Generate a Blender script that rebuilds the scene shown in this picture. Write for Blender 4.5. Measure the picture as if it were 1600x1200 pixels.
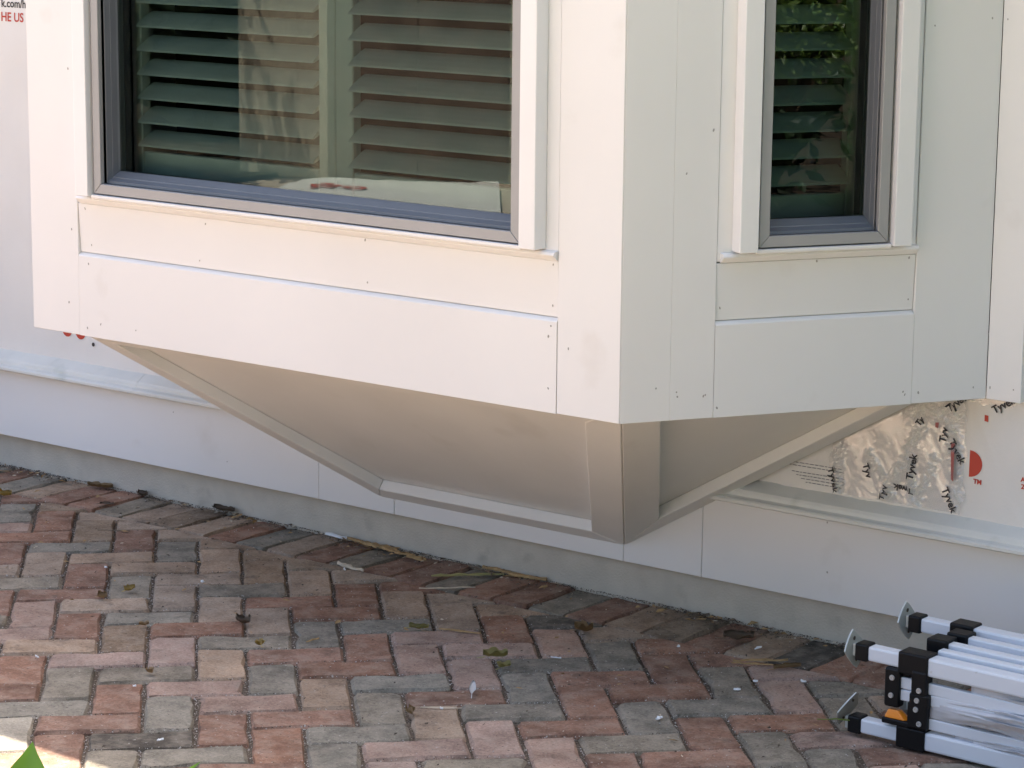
import bpy, bmesh, math, random
from mathutils import Vector, Matrix, noise

# ------------------------------------------------------------------ reset
for o in list(bpy.data.objects):
    bpy.data.objects.remove(o)
scene = bpy.context.scene
C = scene.collection
rnd = random.Random(7)
R = math.radians

# ------------------------------------------------------------------ camera
# X runs along the house wall, Y goes into the house, Z is up. Metres.
cam_d = bpy.data.cameras.new('camera')
cam = bpy.data.objects.new('camera', cam_d)
C.objects.link(cam)
right = Vector((0.79222579, 0.61015338, 0.00954777))
down = Vector((0.12626134, -0.14859048, -0.98080525))
fwd = Vector((-0.59702293, 0.77822473, -0.19475599))
m = Matrix.Identity(4)
for r in range(3):
    m[r][0] = right[r]; m[r][1] = -down[r]; m[r][2] = -fwd[r]
m.translation = (3.84598, -4.72973, 1.63928)
cam.matrix_world = m
cam_d.sensor_width = 36.0
cam_d.lens = 4084.5 / 1600 * 36.0
cam_d.clip_start = 0.05
cam_d.clip_end = 3000
scene.camera = cam

# ------------------------------------------------------------------ light
SUN_EL, SUN_AZ = R(71), R(-14)          # behind the house, high
world = bpy.data.worlds.new('World'); scene.world = world
world.use_nodes = True
wn = world.node_tree.nodes; wl = world.node_tree.links
bg = wn['Background']
sky = wn.new('ShaderNodeTexSky')
sky.sky_type = 'NISHITA'; sky.sun_disc = False
sky.sun_elevation = SUN_EL; sky.sun_rotation = SUN_AZ
sky.dust_density = 5.0
sky.air_density = 1.0
wl.new(sky.outputs[0], bg.inputs[0]); bg.inputs[1].default_value = 0.108
sd = bpy.data.lights.new('sun', 'SUN'); sun = bpy.data.objects.new('sun', sd); C.objects.link(sun)
sd.energy = 4.6; sd.angle = R(0.53); sd.color = (1.0, 0.93, 0.82)
to_sun = Vector((math.sin(SUN_AZ) * math.cos(SUN_EL), math.cos(SUN_AZ) * math.cos(SUN_EL), math.sin(SUN_EL)))
sun.rotation_euler = to_sun.to_track_quat('Z', 'Y').to_euler()
vs = scene.view_settings
vs.view_transform = 'Standard'; vs.look = 'None'; vs.gamma = 1.0; vs.use_curve_mapping = False
vs.exposure = 2.12
scene.cycles.max_bounces = 7; scene.cycles.diffuse_bounces = 4; scene.cycles.glossy_bounces = 3
scene.cycles.transmission_bounces = 2; scene.cycles.transparent_max_bounces = 10
scene.cycles.caustics_reflective = False; scene.cycles.caustics_refractive = False
scene.render.resolution_x = 1024; scene.render.resolution_y = 768

# ------------------------------------------------------------------ materials
def mat(name, col, rough=0.6, spec=0.5, metal=0.0, var=0.0, vscale=8.0, bump=0.0, bscale=60.0, detail=4.0, dirt=None):
    """plain procedural surface: colour with soft noise variation, bump, optional (colour, scale, low, high) blotches"""
    ma = bpy.data.materials.new(name); ma.use_nodes = True
    nt = ma.node_tree; N = nt.nodes; L = nt.links
    b = N['Principled BSDF']
    b.inputs['Roughness'].default_value = rough
    b.inputs['Specular IOR Level'].default_value = spec
    b.inputs['Metallic'].default_value = metal
    tc = N.new('ShaderNodeTexCoord')
    rgb = N.new('ShaderNodeRGB'); rgb.outputs[0].default_value = (*col, 1)
    out = rgb.outputs[0]
    if var > 0:
        no = N.new('ShaderNodeTexNoise'); no.inputs['Scale'].default_value = vscale; no.inputs['Detail'].default_value = detail
        L.new(tc.outputs['Object'], no.inputs['Vector'])
        hs = N.new('ShaderNodeHueSaturation')
        mr = N.new('ShaderNodeMapRange'); mr.inputs[1].default_value = 0.3; mr.inputs[2].default_value = 0.7
        mr.inputs[3].default_value = 1 - var; mr.inputs[4].default_value = 1 + var
        L.new(no.outputs[0], mr.inputs[0]); L.new(mr.outputs[0], hs.inputs['Value']); L.new(out, hs.inputs['Color'])
        out = hs.outputs[0]
    if dirt:
        dcol, ds, lo, hi = dirt
        n2 = N.new('ShaderNodeTexNoise'); n2.inputs['Scale'].default_value = ds; n2.inputs['Detail'].default_value = 6
        L.new(tc.outputs['Object'], n2.inputs['Vector'])
        m2 = N.new('ShaderNodeMapRange'); m2.inputs[1].default_value = lo; m2.inputs[2].default_value = hi
        L.new(n2.outputs[0], m2.inputs[0])
        mx = N.new('ShaderNodeMix'); mx.data_type = 'RGBA'
        L.new(m2.outputs[0], mx.inputs[0]); L.new(out, mx.inputs[6]); mx.inputs[7].default_value = (*dcol, 1)
        out = mx.outputs[2]
    L.new(out, b.inputs['Base Color'])
    if bump > 0:
        n3 = N.new('ShaderNodeTexNoise'); n3.inputs['Scale'].default_value = bscale; n3.inputs['Detail'].default_value = 5
        L.new(tc.outputs['Object'], n3.inputs['Vector'])
        bp = N.new('ShaderNodeBump'); bp.inputs['Strength'].default_value = bump; bp.inputs['Distance'].default_value = 0.004
        L.new(n3.outputs[0], bp.inputs['Height']); L.new(bp.outputs[0], b.inputs['Normal'])
    return ma

def paver_material(name, per_island=False):
    ma = bpy.data.materials.new(name); ma.use_nodes = True
    nt = ma.node_tree; N = nt.nodes; L = nt.links; b = N['Principled BSDF']
    b.inputs['Roughness'].default_value = 0.88; b.inputs['Specular IOR Level'].default_value = 0.25
    ge = N.new('ShaderNodeNewGeometry')
    oi = N.new('ShaderNodeObjectInfo')
    if per_island:
        cr = N.new('ShaderNodeValToRGB'); cr.color_ramp.interpolation = 'CONSTANT'
        els = [(0, PC['R']), (.3, PC['G']), (.55, PC['P']), (.75, PC['T']), (.88, PC['R'])]
        while len(cr.color_ramp.elements) < len(els): cr.color_ramp.elements.new(.5)
        for e, (p, c) in zip(cr.color_ramp.elements, els): e.position = p; e.color = (*c, 1)
        L.new(ge.outputs['Random Per Island'], cr.inputs[0]); base = cr.outputs[0]
    else:
        base = oi.outputs['Color']
    pos = ge.outputs['Position']
    def nz(scale, detail, lo, hi, a, c, w=None, rough=.6):
        n = N.new('ShaderNodeTexNoise'); n.inputs['Scale'].default_value = scale; n.inputs['Detail'].default_value = detail
        n.inputs['Roughness'].default_value = rough
        L.new(pos, n.inputs['Vector'])
        r = N.new('ShaderNodeMapRange'); r.inputs[1].default_value = lo; r.inputs[2].default_value = hi
        r.inputs[3].default_value = a; r.inputs[4].default_value = c
        L.new(n.outputs[0], r.inputs[0]); return r.outputs[0], n.outputs[0]
    # broad worn patches
    v1, _ = nz(11, 6, .30, .7, .62, 1.30)
    hs = N.new('ShaderNodeHueSaturation'); L.new(base, hs.inputs['Color']); L.new(v1, hs.inputs['Value'])
    v2, n2 = nz(150, 6, .32, .68, .60, 1.38, rough=.85)
    h2 = N.new('ShaderNodeHueSaturation'); L.new(hs.outputs[0], h2.inputs['Color']); L.new(v2, h2.inputs['Value'])
    # grey dust film
    v3, _ = nz(22, 6, .45, .72, 0, .55)
    mx = N.new('ShaderNodeMix'); mx.data_type = 'RGBA'; L.new(v3, mx.inputs[0]); L.new(h2.outputs[0], mx.inputs[6])
    mx.inputs[7].default_value = (.34, .29, .235, 1)
    # dark soot
    v4, _ = nz(14, 8, .60, .74, 0, .65)
    m4 = N.new('ShaderNodeMix'); m4.data_type = 'RGBA'; L.new(v4, m4.inputs[0]); L.new(mx.outputs[2], m4.inputs[6])
    m4.inputs[7].default_value = (.085, .073, .064, 1)
    # white flecks of paint and mortar
    v5, _ = nz(120, 3, .665, .72, 0, .85)
    m5 = N.new('ShaderNodeMix'); m5.data_type = 'RGBA'; L.new(v5, m5.inputs[0]); L.new(m4.outputs[2], m5.inputs[6])
    m5.inputs[7].default_value = (.50, .47, .43, 1)
    v6, _ = nz(135, 4, .315, .37, .8, 0)       # dark pits
    m6 = N.new('ShaderNodeMix'); m6.data_type = 'RGBA'; L.new(v6, m6.inputs[0]); L.new(m5.outputs[2], m6.inputs[6])
    m6.inputs[7].default_value = (.075, .062, .052, 1)
    L.new(m6.outputs[2], b.inputs['Base Color'])
    _, nb = nz(120, 8, 0, 1, 0, 1, rough=.75)
    _, nb2 = nz(420, 3, 0, 1, 0, 1)
    ad = N.new('ShaderNodeMath'); ad.operation = 'MULTIPLY_ADD'; ad.inputs[1].default_value = .35
    L.new(nb2, ad.inputs[0]); L.new(nb, ad.inputs[2])
    bp = N.new('ShaderNodeBump'); bp.inputs['Strength'].default_value = .9; bp.inputs['Distance'].default_value = .0045
    L.new(ad.outputs[0], bp.inputs['Height']); L.new(bp.outputs[0], b.inputs['Normal'])
    return ma

PC = {'R': (.285, .160, .110), 'P': (.395, .275, .220), 'T': (.380, .284, .208), 'G': (.252, .224, .178),
      'B': (.270, .200, .140), 'D': (.110, .096, .078), 'L': (.43, .39, .32)}

def glass_material():
    ma = bpy.data.materials.new('window_glass'); ma.use_nodes = True
    nt = ma.node_tree; N = nt.nodes; L = nt.links
    for n in list(N): N.remove(n)
    out = N.new('ShaderNodeOutputMaterial'); mix = N.new('ShaderNodeMixShader')
    tr = N.new('ShaderNodeBsdfTransparent'); tr.inputs[0].default_value = (.46, .545, .525, 1)
    gl = N.new('ShaderNodeBsdfGlossy'); gl.inputs['Roughness'].default_value = 0.0; gl.inputs[0].default_value = (.93, 1, .96, 1)
    fr = N.new('ShaderNodeFresnel'); fr.inputs[0].default_value = 1.55
    L.new(fr.outputs[0], mix.inputs[0]); L.new(tr.outputs[0], mix.inputs[1]); L.new(gl.outputs[0], mix.inputs[2])
    L.new(mix.outputs[0], out.inputs[0])
    return ma
def clear_material():
    ma = bpy.data.materials.new('pane_edge'); ma.use_nodes = True
    N = ma.node_tree.nodes; L = ma.node_tree.links
    for n in list(N): N.remove(n)
    out = N.new('ShaderNodeOutputMaterial'); tr = N.new('ShaderNodeBsdfTransparent')
    tr.inputs[0].default_value = (.95, 1, .97, 1); L.new(tr.outputs[0], out.inputs[0]); return ma
def leaf_material(name, col, trans=.35, var=.25):
    ma = bpy.data.materials.new(name); ma.use_nodes = True
    nt = ma.node_tree; N = nt.nodes; L = nt.links; b = N['Principled BSDF']
    b.inputs['Roughness'].default_value = .45
    ge = N.new('ShaderNodeNewGeometry')
    mr = N.new('ShaderNodeMapRange'); mr.inputs[3].default_value = 1 - var; mr.inputs[4].default_value = 1 + var
    L.new(ge.outputs['Random Per Island'], mr.inputs[0])
    hs = N.new('ShaderNodeHueSaturation'); hs.inputs['Color'].default_value = (*col, 1); L.new(mr.outputs[0], hs.inputs['Value'])
    L.new(hs.outputs[0], b.inputs['Base Color'])
    tl = N.new('ShaderNodeBsdfTranslucent'); L.new(hs.outputs[0], tl.inputs[0])
    mx = N.new('ShaderNodeMixShader'); mx.inputs[0].default_value = trans
    L.new(b.outputs[0], mx.inputs[1]); L.new(tl.outputs[0], mx.inputs[2])
    L.new(mx.outputs[0], N['Material Output'].inputs[0]); return ma
def tape_material():
    ma = bpy.data.materials.new('plastic_film'); ma.use_nodes = True
    nt = ma.node_tree; N = nt.nodes; L = nt.links
    for n in list(N): N.remove(n)
    out = N.new('ShaderNodeOutputMaterial')
    tr = N.new('ShaderNodeBsdfTransparent'); di = N.new('ShaderNodeBsdfDiffuse'); di.inputs[0].default_value = (.88, .87, .85, 1)
    gl = N.new('ShaderNodeBsdfGlossy'); gl.inputs['Roughness'].default_value = .10; gl.inputs[0].default_value = (1, 1, 1, 1)
    m1 = N.new('ShaderNodeMixShader'); m1.inputs[0].default_value = .33
    m2 = N.new('ShaderNodeMixShader'); m2.inputs[0].default_value = .33
    L.new(di.outputs[0], m1.inputs[1]); L.new(gl.outputs[0], m1.inputs[2])
    L.new(tr.outputs[0], m2.inputs[1]); L.new(m1.outputs[0], m2.inputs[2]); L.new(m2.outputs[0], out.inputs[0])
    return ma

M = dict(
    board=mat('painted_board', (.795, .783, .765), .42, .4, var=.025, vscale=2.2, bump=.05, bscale=14, dirt=((.71, .685, .65), 7.5, .66, .88)),
    trim=mat('trim_paint', (.82, .81, .80), .35, .5, var=.015, vscale=5),
    corbel=mat('corbel_panel_paint', (.79, .775, .745), .5, .35, var=.035, vscale=4, bump=.05, bscale=45, dirt=((.70, .675, .635), 6, .62, .84)),
    edge=mat('cut_board_edge', (.80, .79, .75), .6, .3, var=.04, vscale=20, bump=.1, bscale=90),
    frame=mat('grey_window_aluminium', (.36, .355, .35), .38, .5, var=.03, vscale=10),
    sash=mat('sky_tinted_sash', (.165, .175, .195), .36, .5, var=.04, vscale=12),  # bluish tint of reflected sky put into the grey
    gap_black=mat('black_gap', (.012, .012, .013), .6),
    shutter=mat('shutter_paint', (.72, .72, .68), .5, .4, var=.05, vscale=14),
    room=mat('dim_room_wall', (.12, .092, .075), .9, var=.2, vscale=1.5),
    concrete=mat('foundation_stucco', (.58, .525, .44), .92, .2, var=.07, vscale=16, bump=.5, bscale=190, dirt=((.40, .36, .30), 12, .62, .82)),
    cap=mat('drip_cap_paint', (.66, .665, .63), .4, .5, var=.05, vscale=9, dirt=((.55, .57, .53), 14, .6, .75)),
    wrap=mat('house_wrap_fabric', (.75, .735, .705), .48, .5, var=.03, vscale=5, bump=.10, bscale=120),
    tape=tape_material(),
    red=mat('red_print', (.50, .045, .025), .5), black=mat('black_print', (.02, .02, .025), .5),
    fadedred=mat('faded_red_print', (.40, .13, .13), .5), greyprint=mat('grey_print', (.20, .20, .22), .6),
    roof=mat('roof_shingle', (.20, .18, .16), .9, var=.2, vscale=12),
    nail=mat('nail_mark', (.36, .34, .32), .7),
    sand=mat('joint_sand', (.105, .084, .066), .95, .1, var=.35, vscale=160, bump=.6, bscale=300, dirt=((.34, .30, .26), 210, .56, .66)),
    grit=mat('pale_grit', (.48, .45, .42), .9, var=.3, vscale=90), darkgrit=mat('dark_grit', (.075, .058, .045), .95, var=.3, vscale=90),
    ground=mat('bare_ground', (.45, .375, .295), .95, .1, var=.15, vscale=1.2, bump=.3, bscale=20),
    tube=mat('white_powder_coat', (.70, .735, .80), .30, .5, var=.02, vscale=6, dirt=((.42, .38, .32), 24, .70, .80)),
    plastic=mat('black_plastic', (.007, .0075, .009), .42, .22, bump=.06, bscale=200),
    orange=mat('orange_plastic', (.80, .25, .015), .35, .5),
    steel=mat('galvanised_steel', (.50, .52, .49), .42, .5, metal=.35, var=.08, vscale=40),
    rivet=mat('rivet_steel', (.62, .63, .64), .3, .5, metal=.6),
    fabric=mat('canopy_fabric', (.55, .55, .58), .7, .3, var=.10, vscale=16, bump=.15, bscale=90, dirt=((.34, .30, .27), 30, .60, .80)),
    wood=mat('raw_splinter_wood', (.38, .25, .12), .8, .2, var=.25, vscale=60, bump=.3, bscale=200),
    palewood=mat('pale_splinter_wood', (.55, .47, .36), .8, .2, var=.2, vscale=60),
    chip=mat('white_paint_chip', (.78, .79, .80), .6), fence=mat('weathered_fence_board', (.20, .145, .115), .8, .2, var=.25, vscale=6),
    yleaf=leaf_material('yellow_leaf', (.46, .34, .11), .2), gleaf=leaf_material('olive_leaf', (.36, .33, .13), .2),
    bleaf=leaf_material('brown_leaf', (.17, .125, .085), .1), tleaf=leaf_material('tan_leaf', (.36, .25, .13), .2),
    shrub=leaf_material('shrub_leaf', (.060, .11, .025), .3, .4), bright=leaf_material('bright_shrub_leaf', (.14, .22, .045), .35, .4), dark=leaf_material('hedge_leaf', (.016, .034, .011), .2, .4),
    palm=leaf_material('strap_leaf', (.16, .22, .04), .4, .3), fresh=leaf_material('fresh_leaf', (.11, .25, .03), .35, .1),
    mulch=mat('dark_mulch', (.045, .032, .022), .95, .1, var=.4, vscale=14, bump=.5, bscale=40),
    bed=mat('green_bounce_ground', (.085, .155, .05), .95, .1, var=.4, vscale=9, bump=.5, bscale=30),
    bark=mat('bark', (.12, .085, .06), .9, var=.3, vscale=20, bump=.4, bscale=60),
    glass=glass_material(), clear=clear_material(),
)
M['paver'] = paver_material('paver')
M['paver_far'] = paver_material('paver_far', True)
M['bounce_lawn'] = leaf_material('lawn_blade', (.07, .13, .03), .25, .4)

# ------------------------------------------------------------------ helpers
def obj(name, bm_or_mesh, material, parent=None, smooth=False):
    if isinstance(bm_or_mesh, bmesh.types.BMesh):
        me = bpy.data.meshes.new(name)
        bmesh.ops.recalc_face_normals(bm_or_mesh, faces=bm_or_mesh.faces)
        bm_or_mesh.to_mesh(me); bm_or_mesh.free()
    else:
        me = bm_or_mesh
    if smooth:
        for p in me.polygons: p.use_smooth = True
    if material is not None and not me.materials:
        me.materials.append(material)
    o = bpy.data.objects.new(name, me); C.objects.link(o)
    if parent is not None: o.parent = parent
    return o
def tag(o, label=None, cat=None, group=None, kind=None):
    if label: o['label'] = label
    if cat: o['category'] = cat
    if group: o['group'] = group
    if kind: o['kind'] = kind
    return o
def empty(name, loc=(0, 0, 0)):
    o = bpy.data.objects.new(name, None); C.objects.link(o); o.location = loc; o.empty_display_size = .1
    return o
def set_parent_keep(o, p):          # child keeps world coordinates although the parent stands elsewhere
    o.parent = p; o.matrix_parent_inverse = Matrix.Translation(-Vector(p.location)); return o

def hexa(bm, v):                    # eight points: 0-3 bottom ring, 4-7 top ring
    vs_ = [bm.verts.new(p) for p in v]
    for f in ((0, 3, 2, 1), (4, 5, 6, 7), (0, 1, 5, 4), (1, 2, 6, 5), (2, 3, 7, 6), (3, 0, 4, 7)):
        bm.faces.new([vs_[i] for i in f])
def bevel(bm, w, seg=1):
    bmesh.ops.recalc_face_normals(bm, faces=bm.faces)
    es = [e for e in bm.edges if len(e.link_faces) == 2 and e.calc_face_angle(0) > .3]
    bmesh.ops.bevel(bm, geom=es, offset=w, segments=seg, profile=.5, affect='EDGES')

class Face:                          # local frame of an upright face: u along it, z up, d outwards
    def __init__(s, o, u, n): s.o = Vector(o); s.u = Vector(u); s.n = Vector(n)
    def p(s, u, z, d=0.0): q = s.o + s.u * u + s.n * d; return Vector((q.x, q.y, z))
    def box(s, bm, u0, u1, z0, z1, d0, d1, d0t=None, d1t=None):
        d0t = d0 if d0t is None else d0t; d1t = d1 if d1t is None else d1t
        hexa(bm, [s.p(u0, z0, d0), s.p(u1, z0, d0), s.p(u1, z0, d1), s.p(u0, z0, d1),
                  s.p(u0, z1, d0t), s.p(u1, z1, d0t), s.p(u1, z1, d1t), s.p(u0, z1, d1t)])
    def extr(s, bm, u0, u1, prof):   # profile [(d, z)] run along u
        a = [bm.verts.new(s.p(u0, z, d)) for d, z in prof]; b = [bm.verts.new(s.p(u1, z, d)) for d, z in prof]
        n = len(prof)
        bm.faces.new(a); bm.faces.new(b[::-1])
        for i in range(n): bm.faces.new((a[i], b[i], b[(i + 1) % n], a[(i + 1) % n]))
    def mframe(s, bm, u0, u1, z0, z1, w, d0, d1, gap=.0005):   # mitred picture frame of four bars
        g = gap
        for q in ([(u0 + g, z0), (u1 - g, z0), (u1 - w - g, z0 + w), (u0 + w + g, z0 + w)],
                  [(u0 + g, z1), (u0 + w + g, z1 - w), (u1 - w - g, z1 - w), (u1 - g, z1)],
                  [(u0, z0 + g), (u0 + w, z0 + w + g), (u0 + w, z1 - w - g), (u0, z1 - g)],
                  [(u1, z0 + g), (u1, z1 - g), (u1 - w, z1 - w - g), (u1 - w, z0 + w + g)]):
            hexa(bm, [s.p(u, z, d0) for u, z in q] + [s.p(u, z, d1) for u, z in q])
    def rings(s, bm, rs):            # loft of rectangular rings (u0,u1,z0,z1,d)
        prev = None
        for (u0, u1, z0, z1, d) in rs:
            cur = [bm.verts.new(s.p(*q, d)) for q in ((u0, z0), (u1, z0), (u1, z1), (u0, z1))]
            if prev:
                for i in range(4): bm.faces.new((prev[i], prev[(i + 1) % 4], cur[(i + 1) % 4], cur[i]))
            prev = cur
def board(name, face, parent, u0, u1, z0, z1, d0, d1, material='board', bev=.0012, **k):
    bm = bmesh.new(); face.box(bm, u0, u1, z0, z1, d0, d1, **k)
    if bev: bevel(bm, bev)
    return obj(name, bm, M[material], parent)
def nail(face, parent, u, z, d):
    bm = bmesh.new(); k = rnd.random()
    w = .0013 + .0008 * k; h = .0018 + .0018 * rnd.random(); a = rnd.uniform(-.6, .6)
    ring = []
    for i in range(7):
        t = i * math.tau / 7; x = math.cos(t) * w; y = math.sin(t) * h
        ring.append((x * math.cos(a) - y * math.sin(a), x * math.sin(a) + y * math.cos(a)))
    a_ = [bm.verts.new(face.p(u + x, z + y, d + .0002)) for x, y in ring]
    b_ = [bm.verts.new(face.p(u + x * .7, z + y * .7, d + .0009)) for x, y in ring]
    bm.faces.new(b_)
    for i in range(7): bm.faces.new((a_[i], a_[(i + 1) % 7], b_[(i + 1) % 7], b_[i]))
    return obj('nail', bm, M['nail'], parent)

# ================================================================== GROUND
bm = bmesh.new()
bmesh.ops.create_grid(bm, x_segments=2, y_segments=2, size=400)
for v in bm.verts: v.co.z = -.034
g = obj('ground', bm, M['ground']); tag(g, kind='structure')

U = 0.1035
DI = Vector((0.07432292, 0.07203022, 0)); DJ = Vector((-0.07203022, 0.07432292, 0)); O0 = Vector((0, -1.12443171, 0))
def lat(i, j): return O0 + DI * i + DJ * j
def clip(poly, ymax):
    out = []
    for a, b in zip(poly, poly[1:] + poly[:1]):
        ina, inb = a.y <= ymax, b.y <= ymax
        if ina: out.append(a)
        if ina != inb: out.append(a.lerp(b, (ymax - a.y) / (b.y - a.y)))
    return out
def inset(poly, w):
    n = len(poly); c = sum(poly, Vector()) / n; out = []
    for i in range(n):
        p0, p1, p2 = poly[i - 1], poly[i], poly[(i + 1) % n]
        e1 = (p1 - p0).normalized(); e2 = (p2 - p1).normalized()
        n1 = Vector((-e1.y, e1.x, 0)); n2 = Vector((-e2.y, e2.x, 0))
        if n1.dot(c - p1) < 0: n1 = -n1
        if n2.dot(c - p1) < 0: n2 = -n2
        k = 1 + n1.dot(n2)
        out.append(p1 + (n1 + n2) * (w / max(k, .25)))
    return out
def area(poly): return abs(sum(a.x * b.y - b.x * a.y for a, b in zip(poly, poly[1:] + poly[:1]))) / 2
def paver_rings(poly, rr, z=0.0, tumble=1.0):
    """outline of a tumbled paver: rounded, slightly ragged; returns rings bottom, shoulder, top"""
    poly = inset(poly, .0016 + rr.random() * .0014)
    n = len(poly); pts = []
    for i in range(n):
        a, b, nx = poly[i - 1], poly[i], poly[(i + 1) % n]
        r1 = min(.0045 + .0085 * rr.random() ** 2 * tumble, (a - b).length * .3, (nx - b).length * .3)
        e1 = (a - b).normalized(); e2 = (nx - b).normalized()
        pts.append(b + e1 * r1)
        pts.append(b + (e1 + e2) * r1 * .27)
        pts.append(b + e2 * r1)
        ln = (nx - b).length; k = int(ln / .05)
        for q in range(1, k): pts.append(b + e2 * (r1 + (ln - 2 * r1) * q / k))
    c = sum(pts, Vector()) / len(pts)
    sx, sy = rr.uniform(-.018, .018), rr.uniform(-.018, .018); dz = rr.uniform(-.0030, .0020)
    b_, s_, t_ = [], [], []
    for p in pts:
        d = (c - p).normalized(); j = (rr.uniform(-.0006, .0012) + (rr.random() ** 6) * .0065) * tumble; q = p + d * j
        zz = z + dz + (q - c).x * sx + (q - c).y * sy
        b_.append(Vector((q.x, q.y, z - .045)))
        s_.append(Vector((q.x, q.y, zz - .0060 - rr.random() * .003)))
        k = .0040 + rr.random() * .0038 * tumble
        t_.append(Vector((q.x + d.x * k, q.y + d.y * k, zz - rr.random() * .0006)))
    return b_, s_, t_
def add_rings(verts, faces, rings):
    base = len(verts); n = len(rings[0])
    for r in rings: verts.extend(tuple(p) for p in r)
    for k in range(len(rings) - 1):
        for i in range(n):
            a = base + k * n + i; b = base + k * n + (i + 1) % n
            faces.append((a, b, b + n, a + n))
    faces.append(tuple(base + (len(rings) - 1) * n + i for i in range(n)))

bm = bmesh.new()
q = [(-4.3, -4.0), (2.6, -4.0), (2.6, 0.02), (-4.3, 0.02)]
vs_ = [bm.verts.new((x, y, -.0095)) for x, y in q] + [bm.verts.new((x, y, -.03)) for x, y in q]
bm.faces.new(vs_[:4]); bm.faces.new(vs_[4:][::-1])
for i in range(4): bm.faces.new((vs_[i], vs_[(i + 1) % 4], vs_[4 + (i + 1) % 4], vs_[4 + i]))
pavement = obj('pavement', bm, M['sand']); tag(pavement, kind='structure')

COL = {}
for s in """H-4,15R H-3,14R H-2,13B H-1,12T V-3,12G V-2,11R V-1,10B H-3,10R H-4,11P H-2,9G H0,11T V0,9R H1,10T V1,8G V-3,8R V-2,7T
H-1,8T V-1,6R H0,7T H-3,6G H-4,7T V0,5G H1,6T V1,4T H-2,5R V-3,4R V-2,3P H-1,4T V-1,2R H0,3G V0,1B H1,2R V1,0P H-3,2P H-2,1T H-1,0P
V-2,-1R V-1,-2G H0,-1G V0,-3R H-2,-3G H-3,-2R V1,-4G H-1,-4R V-2,-5L V-1,-6R H0,-5D V0,-7G H1,-6G H1,-2P V2,-1T H2,1G H2,-3P V2,-5R
H2,-7R V3,-6R H3,-4R V3,-2G H3,0R V3,2T V2,3T H3,4R H2,5G V2,7T V3,6B H3,8B H2,9T V4,5T H4,7B H5,6T V5,4R H4,3R V4,1G H5,2G H4,-1R V5,0R
V4,-3T H5,-2G V5,-4G H4,-5G V4,-7G H5,-6P V5,-8P V6,-5T H6,-7G V7,-6P V8,-7P H6,-3R H7,-4G H8,-5R V6,-1P V7,-2P H6,1P V6,3T H6,5R H7,4T
V7,2T H7,0P V8,1R H8,3T V8,-3G H8,-1G V9,-4R H9,-6G V9,-8R H10,-7R V10,-5G H10,-3R H9,-2R V9,0P H9,2D V10,-1G H10,1T V11,-2R H11,0R
V12,-3G H12,-1R H11,-4G V11,-6R H12,-5R V12,-7G H11,-8G V13,-8G V13,-4P H13,-2P V14,-5G H14,-3G H13,-6P H14,-7R V15,-6R H15,-4T V16,-7R
V-4,13T H-5,16R H-4,3G V-3,0R H-3,-6R H-2,-7G V1,-8R H16,-5R H15,-8G V14,-9P V17,-8G H17,-6R""".split():
    COL[s[:-1]] = s[-1]
def tint(c, rr):
    k = rr.uniform(.86, 1.14); h = rr.uniform(-.05, .05)
    return (c[0] * k * (1 + h), c[1] * k, c[2] * k * (1 - h), 1)
far_v, far_f = [], []
YIN = -.206
for i in range(-60, 60):
    for j in range(-70, 50):
        s = (i + j) % 4
        if s == 3: w, h, k = 2, 1, 'H'
        elif s == 1: w, h, k = 1, 2, 'V'
        else: continue
        poly = [lat(i, j), lat(i + w, j), lat(i + w, j + h), lat(i, j + h)]
        c = sum(poly, Vector()) / 4
        if c.x < -4.2 or c.x > 2.55 or c.y < -3.9: continue
        poly = clip(poly, YIN)
        if len(poly) < 3 or area(poly) < .0012: continue
        rr = random.Random(i * 1009 + j * 37)
        key = f'{k}{i},{j}'
        if key in COL:
            v, f = [], []
            tum = 1.6 if COL[key] in 'GP' else 1.0
            add_rings(v, f, paver_rings(poly, rr, tumble=tum))
            me = bpy.data.meshes.new('paver'); me.from_pydata(v, [], f)
            o = obj('paver', me, M['paver'], pavement); o.color = tint(PC[COL[key]], rr)
        else:
            add_rings(far_v, far_f, paver_rings(poly, rr))
# soldier course against the foundation
sol = {}
cl = ['R', 'R', 'G', 'R', 'R', 'G', 'R', 'T', 'G', 'R', 'T', 'B', 'T', 'G', 'R', 'R', 'T', 'G', 'R', 'G', 'R', 'T', 'R']
x = .415
for k in range(40):
    x1, x0 = x, x - .1003; x = x0
    sol[(x0, x1)] = cl[k] if k < len(cl) else None
x = .415
for k, ch in enumerate(['G', 'R', 'T', 'B', 'R', 'T', 'D', 'R', 'R', 'G', 'R', 'T'] + [None] * 8):
    sol[(x, x + .1055)] = ch; x += .1055
for (x0, x1), ch in sol.items():
    if x1 > 2.55: continue
    rr = random.Random(int(x0 * 10000))
    poly = [Vector((x0, YIN + .001, 0)), Vector((x1, YIN + .001, 0)), Vector((x1, .004, 0)), Vector((x0, .004, 0))]
    if ch and x0 > -1.75:
        v, f = [], []; add_rings(v, f, paver_rings(poly, rr)); me = bpy.data.meshes.new('paver'); me.from_pydata(v, [], f)
        o = obj('paver', me, M['paver'], pavement); o.color = tint(PC[ch], rr)
    else:
        add_rings(far_v, far_f, paver_rings(poly, rr))
me = bpy.data.meshes.new('outlying_pavers'); me.from_pydata(far_v, [], far_f)
o = obj('outlying_pavers', me, M['paver_far'], pavement); tag(o, kind='stuff')

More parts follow.
